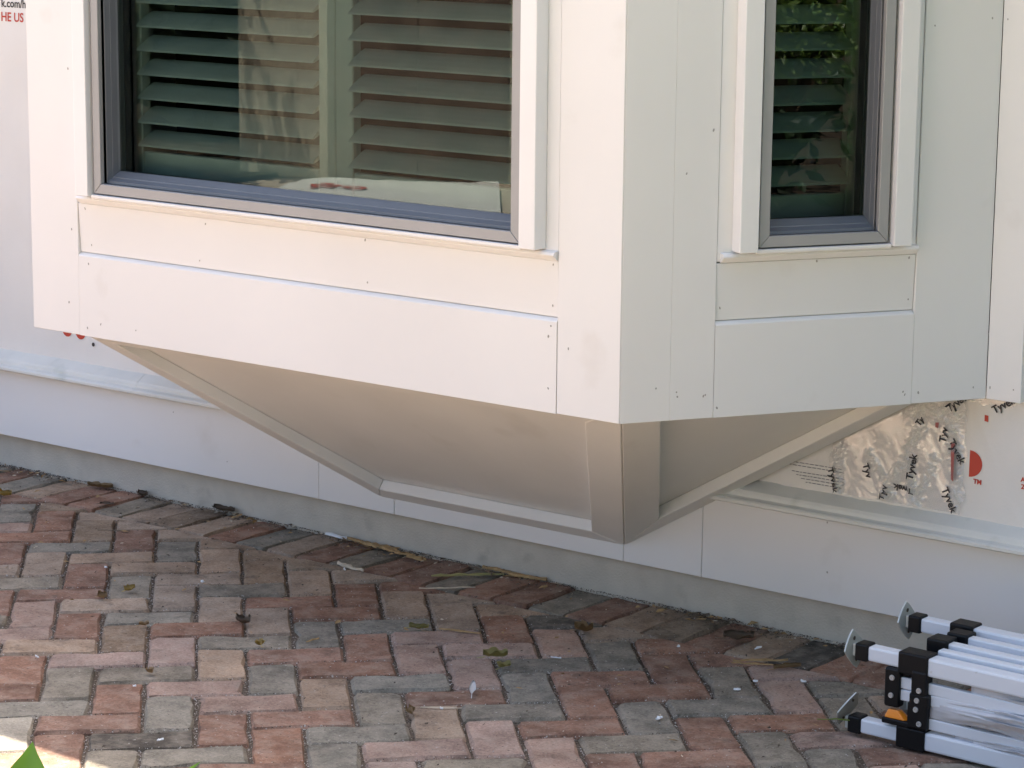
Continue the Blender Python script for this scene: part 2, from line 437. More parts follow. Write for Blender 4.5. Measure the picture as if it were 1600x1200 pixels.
# grit lying in the joints and swept along the wall
def grit(name, n, material, sizes, pick):
    v, f = [], []
    for _ in range(n):
        p = pick(); s = rnd.uniform(*sizes); b = len(v); a = rnd.random() * 6.28
        for t in range(3):
            v.append((p[0] + s * math.cos(a + t * 2.09) * rnd.uniform(.6, 1.2), p[1] + s * math.sin(a + t * 2.09) * rnd.uniform(.6, 1.2), p[2] - s * .4))
        v.append((p[0], p[1], p[2] + s * rnd.uniform(.3, .8)))
        f += [(b, b + 1, b + 3), (b + 1, b + 2, b + 3), (b + 2, b, b + 3), (b, b + 2, b + 1)]
    me = bpy.data.meshes.new(name); me.from_pydata(v, [], f)
    o = obj(name, me, material, pavement); tag(o, kind='stuff'); return o
def joint_pick():
    while True:
        i, j = rnd.randint(-4, 17), rnd.randint(-9, 16)
        if noise.noise(Vector((i * .31, j * .31, 3))) < rnd.uniform(-.5, .25): continue
        s = (i + j) % 4
        if s == 3: a, b = (lat(i, j), lat(i + 2, j)) if rnd.random() < .6 else (lat(i, j), lat(i, j + 1))
        elif s == 1: a, b = (lat(i, j), lat(i, j + 2)) if rnd.random() < .6 else (lat(i, j), lat(i + 1, j))
        else: continue
        p = a.lerp(b, rnd.random())
        if p.y > -.21: continue
        return (p.x + rnd.gauss(0, .0022), p.y + rnd.gauss(0, .0022), -.003 + rnd.random() * .003)
grit('white_grit', 3800, M['grit'], (.0007, .0022), joint_pick)
grit('dark_grit', 2600, M['darkgrit'], (.0008, .0022), joint_pick)
def wall_pick():
    x = rnd.uniform(-1.7, 1.5); d = abs(rnd.gauss(0, .012))
    if noise.noise(Vector((x * 4, 0, 9))) < rnd.uniform(-.4, .3): d *= .4
    return (x, -.004 - d, .001 + max(0, .004 - d * .3))
grit('wall_litter', 3600, M['darkgrit'], (.0006, .0021), wall_pick)
grit('paint_crumbs', 420, M['grit'], (.0009, .0024), lambda: (rnd.uniform(-1.5, 1.7), -abs(rnd.gauss(0, .5)) - .03, .002))

# ================================================================== HOUSE WALL
house = empty('house')
tag(house, 'house wall in white wrap over a pale board skirt and grey concrete foundation', 'house')
WALL = Face((0, 0, 0), (1, 0, 0), (0, -1, 0))
XL, XR = -5.2, 4.6
def part(name, material, boxes, bev=0, parent=None):
    bm = bmesh.new()
    for b in boxes: WALL.box(bm, *b)
    if bev: bevel(bm, bev)
    return obj(name, bm, M[material], parent or house)
part('foundation', 'concrete', [(XL, XR, -.3, .27, -.25, 0)])
BAYL, BAYR = -1.0302, 1.4566
part('wall', 'wrap', [(XL, BAYL + .02, .27, 2.8, -.15, -.010), (BAYR - .02, XR, .27, 2.8, -.15, -.010),
                      (BAYL + .02, BAYR - .02, .27, .58, -.15, -.010), (BAYL + .02, BAYR - .02, 2.3, 2.8, -.15, -.010)])
bm = bmesh.new()      # the rest of the house: far walls so that no sun leaks through
WALL.box(bm, XL, XL + .15, .27, 2.8, -6, -.16); WALL.box(bm, XR - .15, XR, .27, 2.8, -6, -.16); WALL.box(bm, XL, XR, .27, 2.8, -6.15, -6.0)
obj('side_wall', bm, M['wrap'], house)
EY, EZ = -.558, 2.95
slope = .30
bm = bmesh.new()
def roofpt(y, z): return (y, z)
prof = [(EY, EZ - .16), (EY, EZ), (3.0, EZ + (3.0 - EY) * slope), (6.6, EZ + (3.0 - EY) * slope - 3.6 * slope),
        (6.6, EZ + (3.0 - EY) * slope - 3.6 * slope - .16), (3.0, EZ + (3.0 - EY) * slope - .2), (0, EZ - .16)]
a = [bm.verts.new((XL - .5, y, z)) for y, z in prof]; b = [bm.verts.new((XR + .5, y, z)) for y, z in prof]
n = len(prof); bm.faces.new(a); bm.faces.new(b[::-1])
for i in range(n): bm.faces.new((a[i], b[i], b[(i + 1) % n], a[(i + 1) % n]))
obj('roof', bm, M['roof'], house)
# dim room behind the bay
bm = bmesh.new()
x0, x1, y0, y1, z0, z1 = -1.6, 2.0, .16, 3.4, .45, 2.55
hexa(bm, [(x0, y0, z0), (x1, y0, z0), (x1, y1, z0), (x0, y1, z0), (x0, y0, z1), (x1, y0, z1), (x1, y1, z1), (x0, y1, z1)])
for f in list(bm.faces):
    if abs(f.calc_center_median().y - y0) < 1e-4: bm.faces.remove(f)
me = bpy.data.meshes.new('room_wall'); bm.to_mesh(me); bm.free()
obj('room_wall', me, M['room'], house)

# skirt boards with butt joints
cuts = [XL, -2.6, -.359, -.115, .563, .774, 3.0, XR]
skirts = []
for a_, b_ in zip(cuts, cuts[1:]):
    skirts.append(board('skirt_board', WALL, house, a_ + .0006, b_ - .0006, .0955, .283, .001, .030 + rnd.uniform(-.0006, .0006), bev=.0012))
for (u, z) in ((-0.858, 0.248), (-0.669, 0.145), (1.091, 0.272), (1.095, 0.163)):
    k = [i for i in range(len(cuts) - 1) if cuts[i] < u < cuts[i + 1]][0]
    nail(WALL, skirts[k], u, z, .0306)
# drip cap
for (u0, u1) in ((XL, -.98), (-.979, 3.1), (3.101, XR)):
    bm = bmesh.new()
    WALL.extr(bm, u0, u1, [(.001, .334), (.020, .323), (.0375, .3125), (.0405, .306), (.042, .299), (.0475, .2965), (.0545, .2955), (.058, .292), (.0585, .286), (.056, .2835), (.001, .2835)])
    obj('drip_cap', bm, M['cap'], house)

# ---- house wrap
def wrapd(x, z):
    d = .0035 + .0030 * noise.noise(Vector((x * 2.1, z * 3.2, 1.7))) + .0016 * noise.noise(Vector((x * 7, z * 9, 4.2)))
    # long slack folds
    t = x * .55 + z * 1.0
    d += .0030 * max(0, noise.noise(Vector((t * 7.0, (x - z) * .9, 8.1))))
    d += .0024 * max(0, noise.noise(Vector(((x * 1.3 - z * .7) * 13.0, (x + z) * 2.0, 2.6))) - .1)
    if x > .9: d += .0045 * max(0, noise.noise(Vector(((x * .9 + z * .35) * 15, (z - x * .4) * 3.0, 6.3)))) + .003 * max(0, noise.noise(Vector((x * 34 + z * 14, z * 9, 2.2))) - .05)
    return d + .004
def sheet(v, f, x0, x1, z0, z1, step, fn):
    nx = max(1, int(round((x1 - x0) / step))); nz = max(1, int(round((z1 - z0) / step))); b = len(v)
    for k in range(nz + 1):
        for i in range(nx + 1):
            x = x0 + (x1 - x0) * i / nx; z = z0 + (z1 - z0) * k / nz
            v.append((x, -fn(x, z), z))
    for k in range(nz):
        for i in range(nx):
            a = b + k * (nx + 1) + i; f.append((a, a + 1, a + nx + 2, a + nx + 1))
v, f = [], []
sheet(v, f, -2.2, -.98, .325, 1.5, .02, wrapd)
sheet(v, f, .70, 2.0, .325, .72, .005, wrapd)
sheet(v, f, 1.47, 2.0, .72, 1.5, .02, wrapd)
sheet(v, f, -5.1, -2.2, .325, 2.75, .12, wrapd); sheet(v, f, -2.2, -.98, 1.5, 2.75, .12, wrapd)
sheet(v, f, 2.0, 4.5, .325, 2.75, .12, wrapd); sheet(v, f, 1.47, 2.0, 1.5, 2.75, .12, wrapd)
sheet(v, f, -.98, .70, .325, .575, .03, wrapd)
me = bpy.data.meshes.new('house_wrap'); me.from_pydata(v, [], f)
wrap = obj('house_wrap', me, M['wrap'], house, smooth=True)

def crumple(x, z, s=1.0):
    r1 = 1 - abs(noise.noise(Vector((x * 30 + z * 12, z * 20 - x * 9, 5.0)))) * 2
    r2 = 1 - abs(noise.noise(Vector((x * 66 - z * 30, z * 52 + x * 21, 1.0)))) * 2
    return wrapd(x, z) + .0010 + s * (.0055 * max(0, r1) ** 2 + .0042 * max(0, r2) ** 2 + .0012 * noise.noise(Vector((x * 150, z * 150, 3.0))))
def tape(pts, width, s=1.0):        # strip of film along a polyline of (x, z)
    v, f = [], []; n = 0; rowlen = 9
    total = []
    for (a, b) in zip(pts, pts[1:]):
        L_ = math.hypot(b[0] - a[0], b[1] - a[1]); k = max(2, int(L_ / .0035))
        for i in range(k + (1 if b is pts[-1] else 0)): total.append((a[0] + (b[0] - a[0]) * i / k, a[1] + (b[1] - a[1]) * i / k, (b[0] - a[0]) / L_, (b[1] - a[1]) / L_))
    for (x, z, tx, tz) in total:
        for q in range(rowlen):
            o_ = (q / (rowlen - 1) - .5) * width * (1 + .7 * noise.noise(Vector((x * 23 + (7 if q > 4 else 0), z * 23, 2.5 if q > 4 else .5))))
            px, pz = x - tz * o_, z + tx * o_
            v.append((px, -crumple(px, pz, s), pz))
    for k in range(len(total) - 1):
        for q in range(rowlen - 1):
            a = k * rowlen + q; f.append((a, a + 1, a + rowlen + 1, a + rowlen))
    me = bpy.data.meshes.new('seam_tape'); me.from_pydata(v, [], f)
    return obj('seam_tape', me, M['tape'], wrap)
def film(x0, x1, z0, z1, step, edge):
    v, f, idx = [], [], {}
    nx, nz = int((x1 - x0) / step), int((z1 - z0) / step)
    for k in range(nz + 1):
        for i in range(nx + 1):
            x, z = x0 + i * step, z0 + k * step
            if edge(x, z): idx[i, k] = len(v); v.append((x, -crumple(x, z, amp(x, z)), z))
    for k in range(nz):
        for i in range(nx):
            q = [(i, k), (i + 1, k), (i + 1, k + 1), (i, k + 1)]
            if all(p in idx for p in q): f.append(tuple(idx[p] for p in q))
    me = bpy.data.meshes.new('plastic_film'); me.from_pydata(v, [], f)
    return obj('plastic_film', me, M['tape'], wrap)
def amp(x, z):                       # creased bands, calm between them
    def band(a, b, w):
        ax, az = a; bx, bz = b; dx, dz = bx - ax, bz - az
        t = max(0, min(1, ((x - ax) * dx + (z - az) * dz) / (dx * dx + dz * dz))); d = math.hypot(x - ax - dx * t, z - az - dz * t)
        return math.exp(-(d / (w * .85)) ** 2)
    return .03 + 1.6 * max(band((1.103, .44), (1.104, .33), .014), band((1.325, .56), (1.216, .345), .013), band((1.35, .60), (1.398, .335), .017),
                            band((1.285, .548), (1.40, .556), .032), band((1.27, .44), (1.285, .335), .014), .8 * band((1.175, .43), (1.235, .348), .010), .7 * band((1.33, .44), (1.30, .36), .012))
def film_edge(x, z):
    n1 = .035 * noise.noise(Vector((z * 16, 3, 1))); n2 = .009 * noise.noise(Vector((z * 25, 9, 4)))
    return 1.085 + n1 < x < 1.400 + n2 and z < .59
film(1.06, 1.42, .3345, .594, .0026, film_edge)
film(1.39, 1.51, .560, .594, .0030, lambda x, z: z > .572 + .01 * noise.noise(Vector((x * 40, 1, 1))) and x > 1.403 + .01 * noise.noise(Vector((z * 25, 9, 4))))
def lettering(body, x, z, size, rot, material, fn, parent=wrap, name='lettering', off=.0010, squash=1.0):
    cu = bpy.data.curves.new('t', 'FONT'); cu.body = body; cu.size = size; cu.align_x = 'CENTER'; cu.align_y = 'CENTER'
    cu.resolution_u = 3; cu.space_character = 1.0; cu.offset = .0006 if size > .012 else .0003
    t = bpy.data.objects.new('t', cu); C.objects.link(t)
    bpy.context.view_layer.update()
    me = bpy.data.meshes.new_from_object(t.evaluated_get(bpy.context.evaluated_depsgraph_get()))
    bpy.data.objects.remove(t); bpy.data.curves.remove(cu)
    bm = bmesh.new(); bm.from_mesh(me); bpy.data.meshes.remove(me)
    bmesh.ops.triangulate(bm, faces=bm.faces)
    c, s = math.cos(rot), math.sin(rot)
    for v_ in bm.verts:
        a, b = v_.co.x * squash, v_.co.y
        px, pz = x + a * c - b * s, z + a * s + b * c
        v_.co = (px, -(fn(px, pz) + off), pz)
    me = bpy.data.meshes.new(name); bm.to_mesh(me); bm.free()
    me.materials.clear()
    return obj(name, me, M[material], parent)
def cr(x, z): return crumple(x, z, amp(x, z)) + .0012
for (t, x, z, s, rot) in (('Tyvek', 1.378, .568, .023, 40), ('Ty', 1.293, .517, .018, 55), ('Tyv', 1.349, .496, .022, 82), ('Tyvek', 1.381, .466, .022, -58),
                          ('Tyvek', 1.091, .362, .022, -68), ('Tyv', 1.172, .394, .021, -70), ('Tyvek', 1.279, .418, .023, 82), ('Tyv', 1.215, .354, .022, 84),
                          ('Tyvek', 1.262, .369, .019, 176), ('Tyvek', 1.367, .361, .022, -62), ('Tyvek', 1.481, .576, .022, 32)):
    lettering(t, x, z, s, R(rot), 'black', cr)
def disc(pts, material, name='lettering', fn=wrapd, off=.0012):
    bm = bmesh.new(); vs_ = [bm.verts.new((x, -(fn(x, z) + off), z)) for x, z in pts]; bm.faces.new(vs_)
    bmesh.ops.triangulate(bm, faces=bm.faces)
    return obj(name, bm, M[material], wrap)
def dshape(x, z, h, w, n=14): return [(x, z - h / 2)] + [(x + w * math.sin(math.pi * k / n), z - h / 2 * math.cos(math.pi * k / n)) for k in range(1, n)] + [(x, z + h / 2)]
disc(dshape(1.409, .4445, .056, .029), 'red', 'emblem')
lettering('TM', 1.429, .408, .0135, R(-2), 'red', wrapd)
disc([(1.3665, .484), (1.3765, .482), (1.3805, .404), (1.3705, .406)], 'fadedred', 'emblem', cr)
disc([(1.439, .5505), (1.4475, .5495), (1.4475, .5365), (1.439, .5375)], 'red', 'emblem')
disc([(1.330, .520), (1.338, .521), (1.336, .509), (1.329, .510)], 'fadedred', 'emblem', cr)
lettering('A', 1.530, .428, .013, 0, 'red', wrapd); lettering('Z', 1.531, .413, .013, 0, 'red', wrapd)
# rows of print too small to read
for k in range(7):
    z = .3865 - k * .0068; x = .95 + .012 * k
    while x < 1.112 - rnd.random() * .006:
        w = rnd.uniform(.004, .012)
        disc([(x, z - .0009), (x + w, z - .0009), (x + w, z + .0009), (x, z + .0009)], 'greyprint', 'small_print') if k != 2 else None
        x += w + .0025
# left of the bay
lettering('k.com/h', -1.447, 1.2665, .030, 0, 'black', wrapd)
lettering('HE US', -1.453, 1.2305, .0335, 0, 'red', wrapd)
for (x, z, r) in ((-1.272, .4130, .019), (-1.2205, .4115, .019), (-1.172, .3845, .0055)):
    disc([(x + r * math.cos(t * .4488), z + r * math.sin(t * .4488)) for t in range(14)], 'red' if r > .012 else 'black', 'emblem')

# ================================================================== BAY WINDOW
bay = empty('bay_window', (.213, -.4, 0))
tag(bay, 'white board-clad bay with two windows jutting out over its tapered base', 'bay window')
YF = -.725
TH = R(58.0)
FRONT = Face((0, YF, 0), (1, 0, 0), (0, -1, 0))
Bc = Vector((1.0323, YF, 0))
SIDE = Face(Bc, (math.cos(TH), math.sin(TH), 0), (math.sin(TH), -math.cos(TH), 0))
Ac = Vector((-.606, YF, 0))
LEFT = Face(Ac, (-math.cos(TH), math.sin(TH), 0), (-math.sin(TH), -math.cos(TH), 0))
SL = .802; ZB = .592; ZT = 2.30
def bpart(name, bm, material, smooth=False): return set_parent_keep(obj(name, bm, M[material], None, smooth), bay)
def bboard(name, face, u0, u1, z0, z1, d0=-.02, d1=0.0, material='board', bev=.0011, **k):
    return set_parent_keep(board(name, face, None, u0, u1, z0, z1, d0, d1, material, bev, **k), bay)
g = .0005
def apron(face, u0, u1, zt):      # lower board with its top edge eased back
    bm = bmesh.new(); face.extr(bm, u0, u1, [(-.030, ZB), (.0008, ZB), (.0008, zt - .0075), (-.0010, zt - .0050), (-.0095, zt), (-.030, zt)])
    return bpart('apron_board', bm, 'board')
# clad boards, front
fb = {}
fb['lc'] = bboard('corner_board', FRONT, -.606, -.4525 - g, ZB, ZT)
fb['lo'] = apron(FRONT, -.4525 + g, .8825 - g, .7800)
fb['up'] = bboard('apron_board', FRONT, -.4525 + g, .8825 - g, .7812, .8915, -.030, -.0070, d0t=-.022, d1t=-.0012)
fb['rc'] = bboard('corner_board', FRONT, .8825 + g, 1.0323, ZB, ZT)
bboard('head_board', FRONT, -.4525 + g, .8825 - g, 2.06, ZT)
# side
sb = {}
sb['c1'] = bboard('corner_board', SIDE, .0030, .1050 - .0002, ZB, ZT, -.02, -.0002, bev=.0004)
sb['c2'] = bboard('corner_board', SIDE, .1050 + .0002, .1975 - g, ZB, ZT, bev=.0004)
sb['lo'] = apron(SIDE, .1975 + g, .6305 - g, .7805)
sb['up'] = bboard('apron_board', SIDE, .1975 + g, .6305 - g, .7817, .8935, -.030, -.0070, d0t=-.022, d1t=-.0012)
sb['rc'] = bboard('corner_board', SIDE, .6305 + g, SL, ZB, ZT)
bboard('head_board', SIDE, .1975 + g, .6305 - g, 2.06, ZT)
# hidden left cheek
for a_, b_ in ((.003, .2), (.2015, .6), (.6015, SL)): bboard('corner_board', LEFT, a_, b_, ZB, ZT)
# trim board where the side meets the wall
trimb = bboard('wall_trim_board', WALL, 1.4580, 1.5345, ZB, ZT, .011, .0455)
# shell behind the boards
bm = bmesh.new()
FRONT.box(bm, -.59, -.385, .602, ZT - .01, -.045, -.0205); FRONT.box(bm, .815, 1.0, .602, ZT - .01, -.045, -.0205)
FRONT.box(bm, -.385, .815, .602, .915, -.065, -.0415); FRONT.box(bm, -.385, .815, 2.04, ZT - .01, -.045, -.0205)
SIDE.box(bm, .02, .275, .602, ZT - .01, -.045, -.0205); SIDE.box(bm, .575, SL - .01, .602, ZT - .01, -.045, -.0205)
SIDE.box(bm, .275, .575, .602, .915, -.065, -.0415); SIDE.box(bm, .275, .575, 2.04, ZT - .01, -.045, -.0205)
LEFT.box(bm, .02, SL - .01, .602, ZT - .01, -.045, -.0205)
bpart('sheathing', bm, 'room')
def slab(name, z0, z1, off, material):
    A_, B_ = Ac + Vector((off * .55, off, 0)), Bc + Vector((-off * .55, off, 0))
    E_ = SIDE.p(SL, 0, -off); W_ = LEFT.p(SL, 0, -off)
    E_.y = W_.y = .02
    q = [(p.x, p.y) for p in (W_, A_, B_, E_)]
    bm = bmesh.new(); lo = [bm.verts.new((x, y, z0)) for x, y in q]; hi = [bm.verts.new((x, y, z1)) for x, y in q]
    bm.faces.new(lo[::-1]); bm.faces.new(hi)
    for i in range(4): bm.faces.new((lo[i], lo[(i + 1) % 4], hi[(i + 1) % 4], hi[i]))
    return bpart(name, bm, material)
slab('floor_slab', .600, .630, .021, 'corbel')
slab('bay_roof', ZT + .001, ZT + .06, -.03, 'trim')
for (u, z) in [(-0.473, 1.188), (-0.473, 0.83), (-0.43, 0.88), (-0.059, 0.879), (-0.082, 0.797), (0.392, 0.887), (0.394, 0.799), (-0.416, 0.799), (-0.487, 0.663), (-0.42, 0.757), (-0.385, 0.624), (-0.428, 0.611), (-0.274, 0.623), (0.867, 0.803), (0.868, 0.764), (0.862, 0.743), (0.863, 0.64), (0.91, 0.724), (0.87, 0.884)]:
    if u < -.4525: p, d = fb['lc'], 0
    elif u > .8825: p, d = fb['rc'], 0
    elif z < .78: p, d = fb['lo'], .0008
    else: p, d = fb['up'], -.0070 + (z - .7812) / .11 * .0058
    o = nail(FRONT, None, u, z, d); set_parent_keep(o, bay); mi = o.matrix_parent_inverse.copy(); o.parent = p
    o.matrix_parent_inverse = Matrix.Identity(4)
for (u, z) in [(0.076, 0.657), (0.119, 0.647), (0.121, 0.638), (0.176, 0.636), (0.18, 0.638), (0.209, 0.806), (0.205, 0.611), (0.184, 1.15), (0.13, 1.069), (0.412, 0.889), (0.615, 0.887), (0.619, 0.803), (0.612, 0.618), (0.616, 0.612), (0.647, 0.614), (0.772, 0.617), (0.651, 1.341), (0.778, 1.354)]:
    if u < .105: p, d = sb['c1'], -.0002
    elif u < .1975: p, d = sb['c2'], 0
    elif u > .6305: p, d = sb['rc'], 0
    elif z < .78: p, d = sb['lo'], .0008
    else: p, d = sb['up'], -.0070 + (z - .7817) / .1115 * .0058
    nail(SIDE, p, u, z, d)
for (u, z) in ((1.466, .616), (1.518, .618), (1.468, 1.352)): nail(WALL, trimb, u, z, .0455)

# ---- windows
def window(face, c0, c1, f0, f1, zc, name_tint):
    """c0..c1 casing, f0..f1 metal frame, zc casing foot"""
    zf = zc + .0295
    bm = bmesh.new(); face.mframe(bm, f0, f1, zf, 2.0, .0215, -.050, .023); bevel(bm, .0010)
    win = bpart('window', bm, 'frame')
    def sub(nm, b, mt, **k): return obj(nm, b, M[mt], win, **k)
    # black strip painted for the shade in the gap round the frame
    bm = bmesh.new(); face.mframe(bm, f0 - .010, f1 + .010, zf - .010, 2.01, .0095, -.05, .006); sub('gap_black', bm, 'gap_black')
    # casing: flange, proud lip, chamfered foot
    bm = bmesh.new()
    face.box(bm, c0 + .0012, f0 - .011, zc + .002, 2.055, -.02, -.0025); face.box(bm, f1 + .011, c1 - .0012, zc + .002, 2.055, -.02, -.0025)
    face.box(bm, f0 - .011, f1 + .011, 2.012, 2.055, -.02, -.0025)
    bevel(bm, .0008); sub('casing', bm, 'trim')
    bm = bmesh.new(); face.box(bm, f0 - .047, f0 - .0075, zc + .0215, 2.04, -.002, .036); bevel(bm, .0022, 2); sub('casing_strip', bm, 'trim')
    bm = bmesh.new(); face.box(bm, f1 + .0075, f1 + .047, zc + .0215, 2.04, -.002, .036); bevel(bm, .0022, 2); sub('casing_strip', bm, 'trim')
    bm = bmesh.new(); face.extr(bm, c0 + .0080, c1 - .0016, [(-.004, zc), (.0005, zc), (.0125, zc + .0105), (.0130, zc + .0125), (.0110, zc + .0165), (.005, zc + .0185), (-.004, zc + .019)])
    sub('casing_foot', bm, 'trim')
    bm = bmesh.new(); face.extr(bm, f0 - .006, f1 + .006, [(-.002, zc + .0195), (.0255, zc + .0180), (.027, zc + .0205), (.027, zc + .0255), (.022, zc + .0265), (-.002, zc + .0265)])
    sub('casing_strip', bm, 'trim')
    # sash set back inside the frame
    w = .0215
    i0, i1, z0, z1 = f0 + w, f1 - w, zf + w, 2.0 - w
    bm = bmesh.new()
    face.rings(bm, [(i0, i1, z0, z1, .012), (i0, i1, z0, z1, .004), (i0 + .001, i1 - .001, z0 + .006, z1, .003), (i0 + .002, i1 - .002, z0 + .0115, z1, -.012),
                    (i0 + .0025, i1 - .0025, z0 + .0135, z1, -.0125), (i0 + .003, i1 - .003, z0 + .0225, z1, -.0290), (i0 + .004, i1 - .004, z0 + .0245, z1, -.0335), (i0 + .004, i1 - .004, z0 + .0245, z1, -.05)])
    sub('sash', bm, 'sash')
    bm = bmesh.new(); face.box(bm, i0, i1, z0 + .012, z1, -.0395, -.0345)
    me = bpy.data.meshes.new('glass_pane'); bmesh.ops.recalc_face_normals(bm, faces=bm.faces)
    for f_ in bm.faces: f_.material_index = 0 if f_.normal.dot(face.n) > .9 else 1
    bm.to_mesh(me); bm.free(); me.materials.append(M['glass']); me.materials.append(M['clear'])
    obj('glass_pane', me, None, win)
    # dark reveal between glass and shutter
    bm = bmesh.new()
    face.mframe(bm, i0 - .03, i1 + .03, z0 - .02, 2.02, .034, -.075, -.051); sub('reveal', bm, 'gap_black')
    return win
window(FRONT, -.4525, .8825, -.374, .805, .8920, '')
window(SIDE, .1975, .6305, .2755, .5530, .8945, '')

# ---- interior shutters
def shutter(face, u0, u1, sw0, sw1, dz, label, d=-.105):
    root = empty('plantation_shutter', face.p((u0 + u1) / 2, .93, d))
    tag(root, label, 'shutter', 'shutters behind the bay windows')
    def sub(nm, b, **k): return set_parent_keep(obj(nm, b, M['shutter'], None, **k), root)
    for a_, b_ in ((u0, u0 + sw0), (u1 - sw1, u1)):
        bm = bmesh.new(); face.box(bm, a_, b_, .932, 1.99, d - .028, d); bevel(bm, .0025); sub('stile', bm)
    bm = bmesh.new(); face.box(bm, u0 + sw0 + .0006, u1 - sw1 - .0006, .933, 1.006, d - .026, d - .002); bevel(bm, .0025); sub('rail', bm)
    bm = bmesh.new(); face.box(bm, u0 + sw0 + .0006, u1 - sw1 - .0006, 1.93, 1.988, d - .026, d - .002); bevel(bm, .0025); sub('rail', bm)
    first = None; ch, th, tilt = .067, .0095, R(30)
    l0, l1 = u0 + sw0 + .0015, u1 - sw1 - .0015
    for k in range(17):
        ze = 1.0180 + dz + .0527 * k
        if ze > 1.90: break
        dc = d - .012; tl = tilt + R(rnd.uniform(-1.2, 1.2))
        bm = bmesh.new(); prof = []
        for q in range(12):
            t = q * math.tau / 12; a_, b_ = math.cos(t) * ch / 2, math.sin(t) * th / 2 * (1 if abs(math.cos(t)) < .9 else .8)
            # a_: along chord, outer edge low
            dd = a_ * math.cos(tl) - b_ * math.sin(tl) * -1; zz = -a_ * math.sin(tl) + b_ * math.cos(tl)
            prof.append((dc + dd, ze + ch / 2 * math.sin(tilt) + zz))
        face.extr(bm, l0, l1, prof)
        sub('louver', bm)
    return root
shutter(FRONT, -.400, .2205, .050, .0465, 0, 'white louvred shutter behind the left half of the wide front window')
shutter(FRONT, .2215, .842, .0475, .05, 0, 'white louvred shutter behind the right half of the wide front window')
shutter(SIDE, .240, .575, .052, .050, .008, 'white louvred shutter behind the narrow side window')

# ---- tapered base below the bay
corb = []
def in_plane(poly, widths):
    n = len(poly); c = sum(poly, Vector()) / n
    nrm = (poly[1] - poly[0]).cross(poly[2] - poly[0]).normalized()
    lines = []
    for i in range(n):
        e = (poly[(i + 1) % n] - poly[i]).normalized(); q = nrm.cross(e)
        if q.dot(c - poly[i]) < 0: q = -q
        lines.append((poly[i] + q * widths[i], e))
    out = []
    for i in range(n):
        (p1, e1), (p2, e2) = lines[i - 1], lines[i]
        # intersection of two in-plane lines
        w = p2 - p1; cr_ = e1.cross(e2); t = w.cross(e2).dot(cr_) / cr_.length_squared
        out.append(p1 + e1 * t)
    return out, nrm
def corbel_panel(poly, widths, t, names):
    poly = [Vector(p) for p in poly]
    ins, nrm = in_plane(poly, widths)
    inward = nrm
    if inward.z < 0: inward = -inward          # up and into the bay
    n = len(poly)
    # recessed sheet
    big, _ = in_plane(poly, [.012] * n)
    bm = bmesh.new(); a = [bm.verts.new(p + inward * t) for p in big]; b = [bm.verts.new(p + inward * (t + .008)) for p in big]
    bm.faces.new(a); bm.faces.new(b[::-1])
    for i in range(n): bm.faces.new((a[i], a[(i + 1) % n], b[(i + 1) % n], b[i]))
    sheet_ = bpart('soffit_panel', bm, 'corbel')
    for i in range(n):
        p0, p1, q1, q0 = poly[i], poly[(i + 1) % n], ins[(i + 1) % n], ins[i]
        e = (p1 - p0).normalized() * .0005
        lo = [p0 + e, p1 - e, q1 - e, q0 + e]
        bm = bmesh.new(); hexa(bm, lo + [p + inward * (t - .0006) for p in lo]); bevel(bm, .0016)
        o = obj(names[i], bm, M['corbel'], sheet_)
    return sheet_
Yc = -.637
Ap, Bp = (-.617, Yc, ZB + .004), (.9737, Yc, ZB + .004)
Pp, Qp = (.564, -.0308, .1335), (-.157, -.0308, .1335)
Ep, Wp = (1.353, -.0308, ZB + .004), (-.994, -.0308, ZB + .004)
front_panel = corbel_panel([Ap, Bp, Pp, Qp], [.090, .078, .048, .048], .028, ['rail', 'stile', 'rail', 'stile'])
Bs = (Bp[0] + .0022, Bp[1] + .0022, Bp[2]); Ps = (Pp[0] + .0034, Pp[1] - .0002, Pp[2] + .0004)
side_panel = corbel_panel([Bs, Ep, Ps], [.070, .050, .078], .028, ['rail', 'rail', 'stile'])
corbel_panel([Wp, Ap, Qp], [.07, .078, .05], .025, ['rail', 'stile', 'rail'])

# ================================================================== FOLDED CANOPY
can = empty('folded_canopy', (1.45, -.42, 0))
tag(can, 'folded pop-up canopy frame of white tubes and black joints lying by the foundation', 'canopy')
def cpart(nm, b, mt, parent=None, smooth=False):
    o = obj(nm, b, M[mt], None, smooth)
    if parent is None: set_parent_keep(o, can)
    else: o.parent = parent
    return o
DX = Vector((.9999, -.012, -.004)).normalized()
def tube(bm, x0, x1, y, z, h, w=None, bev=.0035, sk=(0, 0)):     # square tube along X; sk = drift in y, z per metre
    w = w or h
    def pt(x, a, b): return (x, y + a + sk[0] * (x - 1.42), z + b + sk[1] * (x - 1.42))
    hexa(bm, [pt(x0, -w / 2, -h / 2), pt(x1, -w / 2, -h / 2), pt(x1, w / 2, -h / 2), pt(x0, w / 2, -h / 2),
              pt(x0, -w / 2, h / 2), pt(x1, -w / 2, h / 2), pt(x1, w / 2, h / 2), pt(x0, w / 2, h / 2)])
    if bev: bevel(bm, bev, 2)
def tpart(nm, mt, *a, parent=None, **k):
    bm = bmesh.new(); tube(bm, *a, **k); return cpart(nm, bm, mt, parent)
